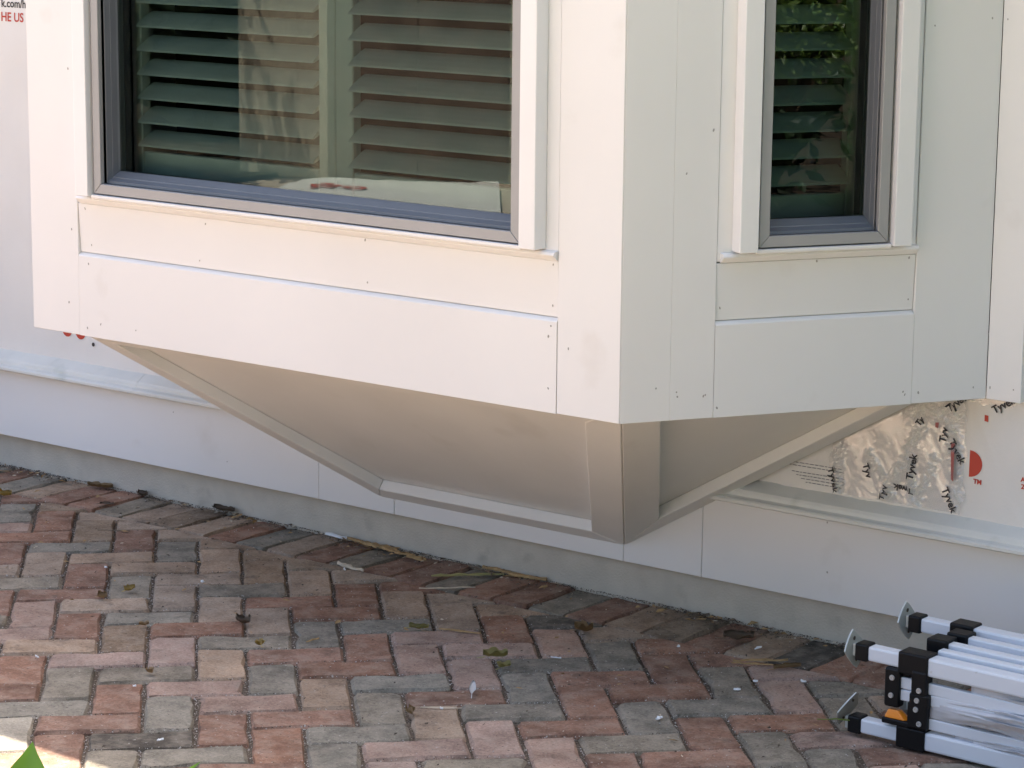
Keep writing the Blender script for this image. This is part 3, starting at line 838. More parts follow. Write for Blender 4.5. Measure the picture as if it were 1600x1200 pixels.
def rivet(x, y, z, r=.0058, parent=None):                            # on a face looking towards -Y
    bm = bmesh.new()
    for (ra, da, rb, db) in ((r, 0, r * .85, -.0022), (r * .85, -.0022, r * .45, -.0022), (r * .45, -.0022, r * .38, -.0008)):
        for i in range(10):
            t0, t1 = i * math.tau / 10, (i + 1) * math.tau / 10
            bm.faces.new([bm.verts.new((x + q * math.cos(t), y + d_, z + q * math.sin(t))) for q, d_, t in ((ra, da, t0), (ra, da, t1), (rb, db, t1), (rb, db, t0))])
    bm.faces.new([bm.verts.new((x + r * .38 * math.cos(i * .6283), y - .0006, z + r * .38 * math.sin(i * .6283))) for i in range(10)])
    bmesh.ops.remove_doubles(bm, verts=bm.verts, dist=1e-5)
    return cpart('rivet', bm, 'rivet', parent)
def foot(x, y, z, tiltz=0.0, up=.038, wd=.026, lean=-.10, lift=0.0):
    """diamond-shaped steel ground plate across the end of a leg, with two holes"""
    zc_ = z; z = z + lift
    bm = bmesh.new(); out = []
    for k in range(24):
        t = k * math.tau / 24; ct, st = math.cos(t), math.sin(t)
        q = (abs(ct) ** 1.18 + abs(st) ** 1.18) ** (-1 / 1.18)
        out.append((ct * q * wd, st * q * up))
    ca, sa = math.cos(tiltz), math.sin(tiltz)
    ring = lambda dx: [bm.verts.new((x + dx + b * lean + a * .25, y + a * ca - b * sa, z + a * sa + b * ca)) for a, b in out]
    a_, b_ = ring(-.0016), ring(.0016)
    bm.faces.new(a_); bm.faces.new(b_[::-1])
    for i in range(24): bm.faces.new((a_[i], a_[(i + 1) % 24], b_[(i + 1) % 24], b_[i]))
    p = cpart('foot_plate', bm, 'steel')
    bm = bmesh.new(); tube(bm, x + .001, x + .018, y, zc_, .024, .018, bev=.001); cpart('foot_bracket', bm, 'steel', p)
    for s in (-1, 1):
        bm = bmesh.new(); r_ = .0042
        lo = [bm.verts.new((x + .0019 + s * .55 * up * lean, y - s * .55 * up * sa + r_ * math.cos(t * .785), z + s * .55 * up * ca + r_ * math.sin(t * .785))) for t in range(8)]
        hi = [bm.verts.new((v_.co.x + .0007, v_.co.y, v_.co.z)) for v_ in lo]
        bm.faces.new(hi)
        for t in range(8): bm.faces.new((lo[t], lo[(t + 1) % 8], hi[(t + 1) % 8], hi[t]))
        cpart('bolt_hole', bm, 'darkgrit', p)
    return p
XE = 3.15
def leg(y, z, xf, xb0, xb1, sk, **fk):
    foot(xf - .010, y, z, rnd.uniform(-.25, .25), **fk)
    tpart('leg_cap', 'plastic', xf, xf + .028, y, z, .034, sk=sk)
    tpart('inner_leg', 'tube', xf + .0275, xb0 + .004, y, z, .0285, bev=.004, sk=sk)
    s = tpart('slider', 'plastic', xb0, xb1, y, z, .043, sk=sk)
    tpart('outer_leg', 'tube', xb1 - .002, XE, y, z, .0355, bev=.0045, sk=sk)
    return s
s3 = leg(-.495, .0225, 1.432, 1.541, 1.602, (-.012, 0), lean=.55, lift=.024)
s2 = leg(-.497, .170, 1.444, 1.541, 1.604, (-.014, -.004))
s1 = leg(-.325, .190, 1.462, 1.556, 1.606, (-.012, -.006))
s4 = leg(-.325, .0225, 1.470, 1.56, 1.61, (-.010, 0))
yf = -.514
# sliders' ears with the scissor bars between the two front legs
for (nm, x0, x1, z, h) in (('slider_ear', 1.572, 1.604, .135, .050), ('hinge_block', 1.569, 1.610, .103, .026), ('hinge_block', 1.566, 1.608, .072, .052)):
    o = tpart(nm, 'plastic', x0, x1, -.508, z, h, .030, bev=.004)
    if nm == 'slider_ear': rivet((x0 + x1) / 2 + .002, -.5232, z - .012, parent=o)
    elif h < .03: rivet((x0 + x1) / 2 - .003, -.5232, z, parent=o)
    else:
        rivet((x0 + x1) / 2 - .002, -.5232, z + .013, parent=o); rivet((x0 + x1) / 2 + .006, -.5232, z - .014, parent=o)
o = tpart('end_block', 'plastic', 1.513, 1.545, -.506, .116, .078, .026, bev=.005)
rivet(1.530, -.5192, .136, parent=o); rivet(1.529, -.5192, .101, parent=o)
tpart('slider_ear', 'plastic', 1.528, 1.560, -.494, .148, .022, .024, bev=.003)
tpart('scissor_bar', 'tube', 1.540, XE, -.503, .1285, .0225, .012, bev=.002, sk=(-.010, -.012))
tpart('scissor_bar', 'tube', 1.540, XE, -.503, .1000, .0215, .012, bev=.002, sk=(-.010, .022))
tpart('scissor_bar', 'tube', 1.60, XE, -.462, .186, .016, .022, bev=.003, sk=(-.01, -.004))
tpart('scissor_bar', 'tube', 1.600, XE, -.503, .0590, .0215, .012, bev=.002, sk=(-.010, -.006))
# orange release catch
bm = bmesh.new(); tube(bm, 1.512, 1.572, -.507, .0505, .012, .032, bev=.003); oc = cpart('catch_tray', bm, 'plastic')
bm = bmesh.new()
lo = [(1.516, -.521, .056), (1.560, -.521, .056), (1.566, -.508, .056), (1.558, -.494, .056), (1.518, -.494, .056)]
hi = [(1.522, -.516, .0725), (1.543, -.517, .0735), (1.548, -.507, .0715), (1.541, -.499, .072), (1.523, -.499, .0715)]
a_ = [bm.verts.new(p) for p in lo]; b_ = [bm.verts.new(p) for p in hi]
bm.faces.new(a_); bm.faces.new(b_[::-1])
for i in range(5): bm.faces.new((a_[i], a_[(i + 1) % 5], b_[(i + 1) % 5], b_[i]))
bevel(bm, .0025, 2); cpart('release_catch', bm, 'orange')
# bars and blocks on the top, between the upper legs
for (x0, y, z, h, w) in ((1.575, -.375, .193, .026, .040), (1.560, -.425, .190, .028, .044)):
    tpart('hinge_block', 'plastic', x0, x0 + .045, y, z, h, w, bev=.004)
    tpart('hinge_block', 'plastic', x0 + .004, x0 + .060, y - .004, z - .031, h * .8, w, bev=.004)
    tpart('scissor_bar', 'tube', x0 + .040, XE, y, z, .018, .024, bev=.003, sk=(-.02, -.004))
tpart('scissor_bar', 'tube', 1.62, XE, -.350, .165, .018, .022, bev=.003)
# crumpled fabric caught between the bars
def cloth(y0, z0, y1, z1, x0, x1, amp, seed, bulge):
    v, f = [], []; nx, nv = 130, 20
    for i in range(nx + 1):
        s = i / nx; x = x0 + (x1 - x0) * s; grow = min(1, s * 6)
        for k in range(nv + 1):
            t = k / nv
            y = y0 + (y1 - y0) * t; z = z0 + (z1 - z0) * t
            nn = noise.noise(Vector((x * 9, t * 2.2, seed))) + .5 * noise.noise(Vector((x * 22, t * 5, seed + 3)))
            fold = abs(noise.noise(Vector((x * 4.5 + t * 3.0, t * 6.5 - x * 5, seed + 7))))
            b_ = bulge * math.sin(math.pi * t) * grow + amp * nn * grow - amp * 2.6 * fold * grow
            v.append((x, y - b_ * .75, z + amp * .6 * nn * grow + b_ * .25))
    for i in range(nx):
        for k in range(nv):
            a = i * (nv + 1) + k; f.append((a, a + 1, a + nv + 2, a + nv + 1))
    me = bpy.data.meshes.new('canopy_cloth'); me.from_pydata(v, [], f)
    o = obj('canopy_cloth', me, M['fabric'], None, smooth=True); set_parent_keep(o, can)
    sm = o.modifiers.new('thick', 'SOLIDIFY'); sm.thickness = .0012
    return o
cloth(-.508, .116, -.510, .070, 1.606, 2.9, .017, 1.0, .046)
cloth(-.506, .152, -.504, .122, 1.69, 2.9, .014, 2.0, .026)
cloth(-.508, .054, -.504, .036, 1.66, 2.9, .013, 3.0, .028)
cloth(-.478, .178, -.345, .190, 1.612, 2.9, .014, 4.0, -.022)
cloth(-.508, .046, -.512, .036, 1.70, 2.9, .016, 9.0, .034)
cloth(-.440, .150, -.345, .150, 1.60, 2.9, .012, 5.0, .0)

# ================================================================== LITTER
def leaf(label, x, y, ln, wd, rot, curl, material, z=.004, name='fallen_leaf', twist=0.0, group=None, cat='leaf'):
    """a small curled leaf blade with a midrib fold and a stalk"""
    bm = bmesh.new(); n = 9; rows = []
    for i in range(n + 1):
        t = i / n; w = 1.25 * wd * math.sin(math.pi * min(1, t * .92 + .06)) ** .8 * (1 - .25 * t) * (1 + .3 * noise.noise(Vector((t * 7, y * 13, 1))))
        u = (t - .5) * ln; h = curl * .45 * (2 * t - 1) ** 2 + .45 * curl * noise.noise(Vector((t * 6, x * 7, y * 5))) + .002
        wob = .15 * wd * noise.noise(Vector((x * 31, t * 4, y * 17)))
        row = []
        for k, s in enumerate((-1, -.5, 0, .5, 1)):
            lift = abs(s) ** 1.5 * curl * (1.3 + .8 * noise.noise(Vector((t * 5, s * 2, x * 9)))) + twist * s * (t - .3)
            row.append((u, s * w + wob, h + lift))
        rows.append(row)
    c, s_ = math.cos(rot), math.sin(rot)
    vv = [[bm.verts.new((a * c - b * s_, a * s_ + b * c, d)) for a, b, d in r_] for r_ in rows]
    for i in range(n):
        for k in range(4): bm.faces.new((vv[i][k], vv[i][k + 1], vv[i + 1][k + 1], vv[i + 1][k]))
    r_ = bmesh.ops.solidify(bm, geom=bm.faces[:], thickness=.0006)
    hexa(bm, [(a * c - b * s_, a * s_ + b * c, d) for a, b, d in ((-ln * .75, -.0006, .001), (-ln * .4, -.0006, .002), (-ln * .4, .0006, .002), (-ln * .75, .0006, .001),
                                                                 (-ln * .75, -.0006, .002), (-ln * .4, -.0006, .0035), (-ln * .4, .0006, .0035), (-ln * .75, .0006, .002))])
    o = obj(name, bm, M[material], None, smooth=True); o.location = (x, y, z)
    return tag(o, label, cat, group)
G_L = 'fallen leaves on the pavers'
leaf('yellow curled leaf at the left edge of the photo', -1.257, -.254, .034, .013, .6, .010, 'yleaf', group=G_L)
leaf('tan curled leaf left of the pale yellow one', -.354, -.769, .026, .011, .2, .008, 'tleaf', group=G_L)
leaf('pale yellow round leaf on a grey paver', -.352, -.685, .026, .012, 1.2, .007, 'yleaf', group=G_L)
leaf('small bright yellow leaf on a brown paver, centre left', .17, -.81, .020, .010, 2.6, .007, 'yleaf', group=G_L)
leaf('large yellow-green leaf folded over a joint, centre of paving', .622, -.575, .052, .014, .75, .010, 'gleaf', z=.010, group=G_L)
leaf('dark olive leaf under the folded yellow-green leaf', .668, -.603, .034, .014, 1.4, .006, 'gleaf', group=G_L)
leaf('tan leaf beside a thin pale splinter, bottom centre', .712, -.962, .026, .009, -.5, .009, 'tleaf', group=G_L)
leaf('small tan leaf on a grey paver at lower left', .128, -1.094, .024, .008, -.4, .006, 'tleaf', group=G_L)
leaf('greenish leaf on the tan pavers at centre', .352, -.500, .044, .010, .5, .006, 'gleaf', group=G_L)
leaf('ragged brown leaf near the right-hand grey pavers', .642, -.288, .042, .013, .35, .012, 'tleaf', group=G_L)
leaf('little tan leaf on the grey paver at far left', -.126, -.862, .022, .008, .9, .005, 'tleaf', group=G_L)
leaf('dark brown leaf leaning on the foundation under the left skirt', -.690, -.024, .070, .016, .1, .007, 'bleaf', z=.010, group=G_L)
leaf('dark shrivelled leaf on the pink paver, left of centre', .030, -.714, .040, .008, .1, .011, 'bleaf', group=G_L)
leaf('broad brown leaf on the red border paver at right', .938, -.128, .066, .026, .5, .008, 'bleaf', z=.006, group=G_L)
leaf('tan curled leaf in the litter at the far left wall', -1.135, -.030, .075, .012, .35, .008, 'tleaf', z=.004, group=G_L)
leaf('crumpled dark leaf against the foundation at far left', -.985, -.022, .040, .012, .0, .008, 'bleaf', z=.004, group=G_L)
leaf('long tan leaf curved beside two straws at right', 1.127, -.235, .062, .006, .95, .006, 'tleaf', group=G_L)
leaf('flat grey-brown leaf on the brown border paver at left', -.985, -.150, .040, .010, .35, .003, 'bleaf', group=G_L)

def flakes(name, n, material, pick, sizes):
    v, f = [], []
    for _ in range(n):
        x, y = pick(); l = rnd.uniform(*sizes); w = l * rnd.uniform(.12, .6); a = rnd.random() * 6.28; t = rnd.uniform(-.5, .5); b = len(v); c, s_ = math.cos(a), math.sin(a)
        for (p, q, r_) in ((-.5, 0, 0), (-.1, .5, t * .4), (.5, .1, .3 * abs(t)), (.1, -.5, -t * .2)): v.append((x + (p * l) * c - (q * w) * s_, y + (p * l) * s_ + (q * w) * c, .0030 + abs(r_) * l * 1.5 + rnd.random() * .003))
        f += [(b, b + 1, b + 2), (b, b + 2, b + 3)]
    me = bpy.data.meshes.new(name); me.from_pydata(v, [], f); tag(obj(name, me, M[material], pavement), kind='stuff')
def near_wall():
    while True:
        x = rnd.uniform(-1.6, 1.45)
        if noise.noise(Vector((x * 3.1, 5, 5))) > rnd.uniform(-.35, .35): return x, -.006 - abs(rnd.gauss(0, .035))
def anywhere(): return rnd.uniform(-1.6, 1.7), -.03 - abs(rnd.gauss(0, .55))
flakes('dry_litter', 420, 'bleaf', near_wall, (.005, .020)); flakes('dark_litter', 420, 'darkgrit', near_wall, (.004, .014)); flakes('tan_litter', 90, 'palewood', near_wall, (.004, .016)); flakes('straw_litter', 110, 'wood', near_wall, (.008, .030))
flakes('tan_crumbs', 90, 'palewood', anywhere, (.004, .011)); flakes('brown_crumbs', 320, 'darkgrit', anywhere, (.004, .012)); flakes('straw_crumbs', 80, 'wood', anywhere, (.008, .026))
def splinter(label, pts, w, h, material, name='wood_splinter', z=.004, cat='splinter', group='wood splinters on the pavers'):
    """jagged sliver along a polyline (x, y[, z])"""
    bm = bmesh.new(); prev = None; n = len(pts)
    P = []
    for i in range(n - 1):
        for k in range(4): t = k / 4; P.append([pts[i][q] + (pts[i + 1][q] - pts[i][q]) * t for q in (0, 1)])
    P.append(list(pts[-1][:2])); n = len(P)
    for i, p in enumerate(P):
        a = P[max(0, i - 1)]; b = P[min(n - 1, i + 1)]
        dx, dy = b[0] - a[0], b[1] - a[1]; l = math.hypot(dx, dy) or 1; nx, ny = -dy / l, dx / l
        t = i / (n - 1); ww = w * (.25 + .75 * math.sin(math.pi * (t * .85 + .1))) * rnd.uniform(.45, 1.25); hh = h * rnd.uniform(.5, 1.3)
        o_ = rnd.uniform(-.2, .2) * w; zz = z + .002 * noise.noise(Vector((p[0] * 30, p[1] * 30, 2)))
        cur = [bm.verts.new((p[0] + nx * (o_ + s * ww / 2), p[1] + ny * (o_ + s * ww / 2), zz + e)) for s, e in ((-1, 0), (1, 0), (.8, hh), (-.7, hh * rnd.uniform(.5, 1.1)))]
        if prev:
            for k in range(4): bm.faces.new((prev[k], prev[(k + 1) % 4], cur[(k + 1) % 4], cur[k]))
        else: bm.faces.new(cur[::-1])
        prev = cur
    bm.faces.new(prev)
    c = Vector((sum(p[0] for p in P) / n, sum(p[1] for p in P) / n, 0))
    for v_ in bm.verts: v_.co -= c
    o = obj(name, bm, M[material]); o.location = c
    return tag(o, label, cat, group)
splinter('long flat tan wood splinter against the foundation below the base', [(-.285, -.016), (-.20, -.026), (-.134, -.028), (-.08, -.042), (-.035, -.044)], .022, .006, 'wood', z=.005)
splinter('white broken end of wood left of the long tan splinter', [(-.345, -.020), (-.275, -.022)], .010, .006, 'chip', z=.006)
splinter('short yellow splinter tip beside the long tan one', [(-.055, -.055), (-.010, -.052), (-.002, -.045)], .012, .006, 'wood')
splinter('thick ochre bark strip against the foundation at centre', [(.150, -.020), (.20, -.012), (.25, -.022), (.335, -.014)], .014, .007, 'wood', z=.005)
splinter('dark twig beside the ochre bark strip', [(.105, -.020), (.165, -.030), (.205, -.055)], .006, .005, 'bleaf')
splinter('long olive strip lying across the grey border paver', [(.100, -.150), (.16, -.085), (.222, -.030)], .012, .004, 'gleaf')
splinter('thin pale straw along the border joint at centre', [(.147, -.252), (.19, -.208), (.240, -.160)], .006, .003, 'palewood')
splinter('upper of two tan straws on the border at right', [(1.010, -.262), (1.05, -.225), (1.100, -.188)], .007, .004, 'wood')
splinter('lower of two tan straws on the border at right', [(1.015, -.275), (1.06, -.250), (1.10, -.228)], .005, .003, 'wood')
splinter('thin tan straw on the pink paver at centre', [(.385, -.470), (.43, -.460), (.478, -.442)], .006, .003, 'wood')
splinter('white-edged tan wood chip on the paving, centre left', [(-.142, -.206), (-.098, -.214), (-.050, -.217)], .013, .007, 'palewood')
splinter('small dark twig on the grey paver, centre left', [(.228, -.728), (.232, -.690)], .004, .003, 'wood')
splinter('dark straight twig on the olive paver at far left', [(-.815, -.345), (-.745, -.300)], .003, .002, 'bleaf')
splinter('thin pale splinter near the tan leaf, bottom centre', [(.70, -.915), (.765, -.865)], .004, .002, 'palewood')
CH = [(1.102, -.669, .020, .010, 'small white chip on a grey paver, bottom right of centre'), (1.121, -.418, .014, .009, 'white chip on the grey paver left of the canopy feet'),
      (1.122, -.351, .010, .007, 'tiny white chip above the one on the grey paver left of the canopy'), (1.199, -.289, .013, .009, 'white chip at the corner of the pink paver by the canopy'),
      (.709, -.48, .024, .004, 'thin white sliver right of the folded yellow-green leaf'), (1.002, -.151, .022, .007, 'white chip beside the broad brown leaf at right'),
      (-.281, -.52, .016, .008, 'white chip on the tan pavers at left'), (-.542, -.577, .013, .007, 'white chip in a joint above the yellow leaves at left'),
      (.164, -1.174, .007, .005, 'tiny white chip on a red paver at lower left'), (.863, -.247, .009, .008, 'white chip by the border paving, right of centre'),
      (-.137, -1.162, .020, .004, 'thin white sliver on the red paver at the left edge'), (.735, -.892, .007, .004, 'tiny white chip at the end of the thin pale splinter'),
      (-.098, -.232, .014, .005, 'white chip just below the white-edged wood chip'), (.442, -1.378, .014, .005, 'white sliver on the blackened paver at bottom left')]
for (x, y, l, w, lb) in CH:
    a = rnd.random() * 3
    splinter(lb, [(x - l / 2 * math.cos(a), y - l / 2 * math.sin(a)), (x + l / 2 * math.cos(a), y + l / 2 * math.sin(a))], w, .003, 'chip', 'paint_chip', cat='chip', group='white chips on the pavers')
leaf('white pointed petal-like chip on the red paver at bottom centre', .712, -.765, .085, .0065, 2.2, .002, 'chip', name='paint_chip', cat='chip', z=.008)
splinter('green grass blade across the nearest canopy foot', [(1.385, -.545), (1.425, -.520), (1.452, -.500)], .005, .002, 'palm', 'grass_blade', z=.03, cat='grass', group=None)

# ================================================================== PLANTING ROUND THE YARD
def foliage(verts, faces, c, rad, n, size, rr, aspect=.45, droop=.2):
    for _ in range(n):
        while True:
            p = Vector((rr.uniform(-1, 1), rr.uniform(-1, 1), rr.uniform(-1, 1)))
            if p.length <= 1 and (p.length > .55 or rr.random() < .35): break
        p = Vector((p.x * rad[0], p.y * rad[1], p.z * rad[2]))
        if noise.noise((p + Vector(c)) * 2.2) < rr.uniform(-.55, .1): continue
        p += Vector(c)
        a = Vector((rr.uniform(-1, 1), rr.uniform(-1, 1), rr.uniform(-.6, .5) - droop)).normalized()
        s = a.cross(Vector((rr.uniform(-1, 1), rr.uniform(-1, 1), 1))).normalized(); nrm = a.cross(s)
        l = size * rr.uniform(.6, 1.3); w = l * aspect * .5; b = len(verts)
        verts.extend(tuple(q) for q in (p, p + a * l * .5 + s * w + nrm * l * .06, p + a * l, p + a * l * .5 - s * w + nrm * l * .06))
        faces.append((b, b + 1, b + 2, b + 3))
def shrub(name, label, base, rad, n, size, material, cat='shrub', group='shrubs round the yard', seed=1, core=False):
    rr = random.Random(seed); root = empty(name, base); tag(root, label, cat, group)
    v, f = [], []
    for k in range(5):
        foliage(v, f, (rr.uniform(-.45, .45) * rad[0], rr.uniform(-.45, .45) * rad[1], rad[2] * rr.uniform(.7, 1.2)), (rad[0] * .65, rad[1] * .65, rad[2] * .7), n // 5, size, rr)
    me = bpy.data.meshes.new('foliage'); me.from_pydata(v, [], f); obj('foliage', me, M[material], root)
    bm = bmesh.new()
    for k in range(4):
        a = k * 1.6 + rr.random(); tip = Vector((math.cos(a) * rad[0] * .5, math.sin(a) * rad[1] * .5, rad[2] * 1.3)); r0 = .03
        lo = [bm.verts.new((r0 * math.cos(t * 1.2566), r0 * math.sin(t * 1.2566), -.05)) for t in range(5)]
        hi = [bm.verts.new(tip + Vector((.008 * math.cos(t * 1.2566), .008 * math.sin(t * 1.2566), 0))) for t in range(5)]
        for t in range(5): bm.faces.new((lo[t], lo[(t + 1) % 5], hi[(t + 1) % 5], hi[t]))
        bm.faces.new(hi)
    obj('stem', bm, M['bark'], root)
    if core:
        bm = bmesh.new(); bmesh.ops.create_icosphere(bm, subdivisions=3, radius=1)
        for v_ in bm.verts:
            q = v_.co * (.86 + .22 * noise.noise(v_.co * 2.3 + Vector(base))); v_.co = (q.x * rad[0] * .8, q.y * rad[1] * .8, max(-.02, (q.z + .95) * rad[2] * .82))
        obj('inner_growth', bm, M[material], root)
    return root
# seen mirrored in the narrow side window: planting along the wall to the right
shrub('garden_shrub', 'green leafy shrub mirrored at the upper left of the side window', (5.9, -.85, .80), (.6, .55, .34), 5200, .050, 'bright', seed=3)
shrub('garden_shrub', 'dark shrub mirrored across the middle of the side window', (7.4, -1.7, 0), (1.2, 1.2, 1.2), 3400, .11, 'dark', seed=4, core=True)
for k, (x, y, rx, rz, lb) in enumerate(((8.8, .4, 1.5, 1.9, 'tall green shrub added to block sky, nearest the wall on the right'), (8.0, -3.9, 1.7, 2.1, 'tall green shrub added to block sky at the middle of the right side'), (7.6, -7.0, 1.7, 2.0, 'tall green shrub added to block sky, farthest right from the wall'))):
    shrub('added_screen_shrub', lb, (x, y, 0), (rx, rx, rz), 4200, .15, 'dark', seed=40 + k, group='shrubs added to screen the sky on the right', core=True)  # unseen shrubs added to block sky from the bay's side
bm = bmesh.new(); q = [(2.7, -1.75), (30, -1.75), (30, -.02), (2.7, -.02)]
lo = [bm.verts.new((x, y, -.028)) for x, y in q]; hi = [bm.verts.new((x, y, -.006)) for x, y in q]
bm.faces.new(hi); bm.faces.new(lo[::-1])
for i in range(4): bm.faces.new((lo[i], lo[(i + 1) % 4], hi[(i + 1) % 4], hi[i]))
tag(obj('added_dark_bed', bm, M['mulch']), kind='structure')  # dark ground added so the side window mirrors no bright green
bm = bmesh.new(); q = [(2.7, -14), (30, -14), (30, -1.76), (2.7, -1.76)]
lo = [bm.verts.new((x, y, -.028)) for x, y in q]; hi = [bm.verts.new((x, y, -.006)) for x, y in q]
bm.faces.new(hi); bm.faces.new(lo[::-1])
for i in range(4): bm.faces.new((lo[i], lo[(i + 1) % 4], hi[(i + 1) % 4], hi[i]))
tag(obj('bounce_lawn', bm, M['bed']), kind='structure')  # green ground added unseen to bounce green light onto the bay's side
def tree(label, base, h, crad, n, size, seed):
    rr = random.Random(seed); root = empty('added_shade_tree', base); tag(root, label, 'tree', 'trees added for shade on the right')  # unseen tree added to shade the ground and cut warm bounce
    bm = bmesh.new()
    def limb(a_, b_, r0, r1):
        d = (b_ - a_).normalized(); s1 = d.orthogonal().normalized(); s2 = d.cross(s1); rings_ = []
        for k in range(5):
            t = k / 4; c_ = a_.lerp(b_, t) + s1 * .06 * math.sin(t * 5 + seed) * (r0 * 8); r_ = r0 + (r1 - r0) * t
            rings_.append([bm.verts.new(c_ + s1 * r_ * math.cos(w * .785) + s2 * r_ * math.sin(w * .785)) for w in range(8)])
        for k in range(4):
            for w in range(8): bm.faces.new((rings_[k][w], rings_[k][(w + 1) % 8], rings_[k + 1][(w + 1) % 8], rings_[k + 1][w]))
    top = Vector((0, 0, h * .5)); limb(Vector((0, 0, -.1)), top, .16, .11)
    tips = []
    for k in range(7):
        a = k * .9 + rr.random() * .4; tp = Vector((math.cos(a) * crad * .6, math.sin(a) * crad * .6, h * rr.uniform(.62, .95))); limb(top - Vector((0, 0, .2)), tp, .07, .02); tips.append(tp)
    obj('trunk', bm, M['bark'], root)
    v, f = [], []
    for tp in tips + [Vector((0, 0, h * .9))]:
        foliage(v, f, tp, (crad * .55, crad * .55, crad * .38), n // 8, size, rr)
    me = bpy.data.meshes.new('crown'); me.from_pydata(v, [], f); obj('crown', me, M['shrub'], root)
tree('unseen spreading tree added on the right to shade the ground', (5.0, -5.0, 0), 4.8, 2.8, 9000, .25, 61)
tree('second unseen tree added at the far right for shade', (7.6, -8.0, 0), 5.0, 2.5, 7000, .24, 62)
bm = bmesh.new(); q = [(-16, -14), (-5.75, -14), (-5.75, -2.0), (-16, -2.0)]
lo = [bm.verts.new((x, y, -.028)) for x, y in q]; hi = [bm.verts.new((x, y, -.006)) for x, y in q]
bm.faces.new(hi); bm.faces.new(lo[::-1])
for i in range(4): bm.faces.new((lo[i], lo[(i + 1) % 4], hi[(i + 1) % 4], hi[i]))
tag(obj('added_dark_bed', bm, M['mulch']), kind='structure')  # dark ground added so the front window mirrors dark at its left
def small_palm(label, base, n, h, seed):
    rr = random.Random(seed); root = empty('small_palm', base); tag(root, label, 'palm')
    bm = bmesh.new(); rings_ = []
    for k in range(7):
        r_ = .055 - .004 * k + (.006 if k % 2 else 0); z = -.05 + (h + .05) * k / 6
        rings_.append([bm.verts.new((.03 * math.sin(z * 2) + r_ * math.cos(w * .785), r_ * math.sin(w * .785), z)) for w in range(8)])
    for k in range(6):
        for w in range(8): bm.faces.new((rings_[k][w], rings_[k][(w + 1) % 8], rings_[k + 1][(w + 1) % 8], rings_[k + 1][w]))
    obj('trunk', bm, M['bark'], root)
    for k in range(n):
        a = rr.random() * 6.28; out = rr.uniform(.25, .75); up = rr.uniform(.1, .35); drop = rr.uniform(.5, .95); w = rr.uniform(.009, .017)
        bm = bmesh.new(); prev = None
        for i in range(10):
            t = i / 9; r_ = out * t; z = h + up * math.sin(math.pi * min(1, t * 1.3)) - drop * t ** 2.2; ww = w * math.sin(math.pi * (t * .82 + .14))
            cx, cy = r_ * math.cos(a), r_ * math.sin(a); nx, ny = -math.sin(a), math.cos(a)
            cur = [bm.verts.new((cx + nx * ww * q, cy + ny * ww * q, z + abs(q) * .004)) for q in (-1, 0, 1)]
            if prev:
                for q in range(2): bm.faces.new((prev[q], prev[q + 1], cur[q + 1], cur[q]))
            prev = cur
        obj('leaf', bm, M['palm'], root)
    return root
small_palm('yellow-green drooping palm mirrored at the top of the side window', (6.3, -1.25, 0), 60, 1.62, 5)
# seen mirrored in the front window: fence, hedge and a dropped sheet across the yard
fence = empty('yard_fence', (-5.2, -7.6, 0)); tag(fence, 'pale brown board fence mirrored in the front window glass', 'fence')
fa, fb_ = Vector((-5.95, -6.98, 0)), Vector((-4.25, -7.95, 0)); fd = (fb_ - fa); fl = fd.length; fd.normalize(); fn = Vector((-fd.y, fd.x, 0))
if fn.y < 0: fn = -fn
FEN = Face(fa, fd, fn)
for k in range(12):
    bm = bmesh.new(); a_ = k * fl / 12; FEN.box(bm, a_ + .001, a_ + fl / 12 - .001, -.03, 1.9, 0, .02 + rnd.random() * .012)
    set_parent_keep(obj('fence_board', bm, M['palewood' if k in (0, 1, 2, 9) else 'fence'], None), fence)
for zz in (.4, 1.5):
    bm = bmesh.new(); FEN.box(bm, 0, fl, zz - .3, zz + .5, -.045, -.002); set_parent_keep(obj('fence_rail', bm, M['fence'], None), fence)
for k, (x, y, rx, rz) in enumerate(((-6.75, -6.2, 1.0, 1.1), (-7.6, -4.9, 1.1, 1.2), (-7.6, -8.4, 1.3, 1.5), (-3.2, -8.6, 1.2, 1.3), (-9.4, -6.6, 1.6, 1.7))):
    shrub('hedge_shrub', ['dark hedge shrub left of the mirrored fence', 'dark hedge shrub farther left beyond the mirrored fence', 'tall dark hedge shrub behind the mirrored fence', 'dark hedge shrub right of the mirrored fence', 'tallest dark hedge shrub at the back of the yard'][k],
          (x, y, 0), (rx, rx, rz), 3600, .13, 'dark', seed=20 + k, group='hedge across the yard', core=True)
sheet_o = empty('wrap_sheet', (-4.7, -6.7, 0)); tag(sheet_o, 'white sheet with red letters mirrored along the foot of the front window', 'sheet')
bm = bmesh.new(); nx, ny = 30, 12
c4 = [Vector((-5.38, -6.90, 0)), Vector((-4.50, -7.40, 0)), Vector((-3.55, -6.2, 0)), Vector((-5.0, -5.9, 0))]
grid = []
for i in range(nx + 1):
    row = []
    for k in range(ny + 1):
        a_, b_ = i / nx, k / ny
        p = c4[0].lerp(c4[1], a_).lerp(c4[3].lerp(c4[2], a_), b_)
        row.append(bm.verts.new((p.x, p.y, .004 + .030 * abs(noise.noise(Vector((p.x * 4, p.y * 4, 1)))))))
    grid.append(row)
for i in range(nx):
    for k in range(ny): bm.faces.new((grid[i][k], grid[i + 1][k], grid[i + 1][k + 1], grid[i][k + 1]))
so = set_parent_keep(obj('fabric', bm, M['wrap'], None, smooth=True), sheet_o)
cu = bpy.data.curves.new('t', 'FONT'); cu.body = 'oup'; cu.size = .26; cu.align_x = 'CENTER'; cu.align_y = 'CENTER'; cu.offset = .006
t = bpy.data.objects.new('t', cu); C.objects.link(t); bpy.context.view_layer.update()
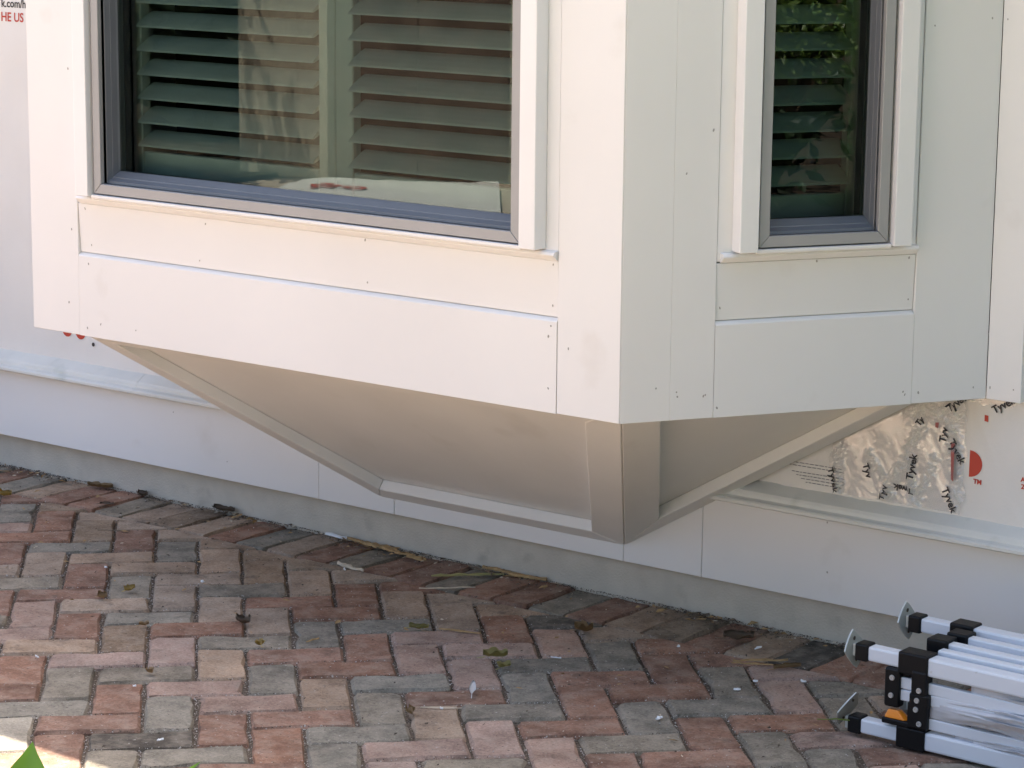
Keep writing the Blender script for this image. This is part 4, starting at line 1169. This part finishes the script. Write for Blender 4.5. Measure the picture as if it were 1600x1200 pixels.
me = bpy.data.meshes.new_from_object(t.evaluated_get(bpy.context.evaluated_depsgraph_get())); bpy.data.objects.remove(t)
for v_ in me.vertices:
    a_, b_ = -4.98 - v_.co.x * .85, -6.70 - v_.co.y * 1.0
    v_.co = (a_, b_, .012 + .030 * abs(noise.noise(Vector((a_ * 4, b_ * 4, 1)))))
me.materials.clear(); set_parent_keep(obj('lettering', me, M['red'], None), sheet_o)
# young plant whose leaf tips rise into the bottom left corner
pl = empty('young_plant', (.80, -2.02, 0)); tag(pl, 'broad green leaf tips rising at the bottom left corner of the paving', 'plant')
def upleaf(tip, base, w, nrm):
    bm = bmesh.new(); tip, base, nrm = Vector(tip), Vector(base), Vector(nrm).normalized(); ax = tip - base; s = ax.cross(nrm).normalized(); prev = None
    for i in range(11):
        t = i / 10; ww = w * (math.sin(math.pi * min(1, .12 + t * .88)) ** 1.0) * (1 if t < .6 else 1 - ((t - .6) / .4) ** 2 * .35)
        c_ = base + ax * t + nrm * .012 * math.sin(t * 3)
        cur = [bm.verts.new(c_ + s * ww * q + nrm * abs(q) * ww * .35) for q in (-1, -.5, 0, .5, 1)]
        if prev:
            for k in range(4): bm.faces.new((prev[k], prev[k + 1], cur[k + 1], cur[k]))
        prev = cur
    set_parent_keep(obj('leaf', bm, M['fresh'], None, smooth=True), pl)
upleaf((.783, -2.0, .243), (.79, -2.03, .06), .052, (.55, -.8, .2))
upleaf((.70, -2.06, .17), (.78, -2.03, .05), .045, (.2, -.9, .4)); upleaf((.90, -2.10, .15), (.80, -2.03, .05), .045, (.7, -.6, .4))
upleaf((1.161, -2.0, .293), (.96, -2.10, .10), .020, (.5, -.8, .3))
bm = bmesh.new()
for (a_, b_) in (((.80, -2.03, -.03), (.79, -2.03, .07)), ((.80, -2.03, .0), (.96, -2.10, .11))):
    a_, b_ = Vector(a_), Vector(b_)
    lo = [bm.verts.new(a_ + Vector((.005 * math.cos(t * 1.2566), .005 * math.sin(t * 1.2566), 0))) for t in range(5)]
    hi = [bm.verts.new(b_ + Vector((.003 * math.cos(t * 1.2566), .003 * math.sin(t * 1.2566), 0))) for t in range(5)]
    for t in range(5): bm.faces.new((lo[t], lo[(t + 1) % 5], hi[(t + 1) % 5], hi[t]))
set_parent_keep(obj('stem', bm, M['bark'], None), pl)
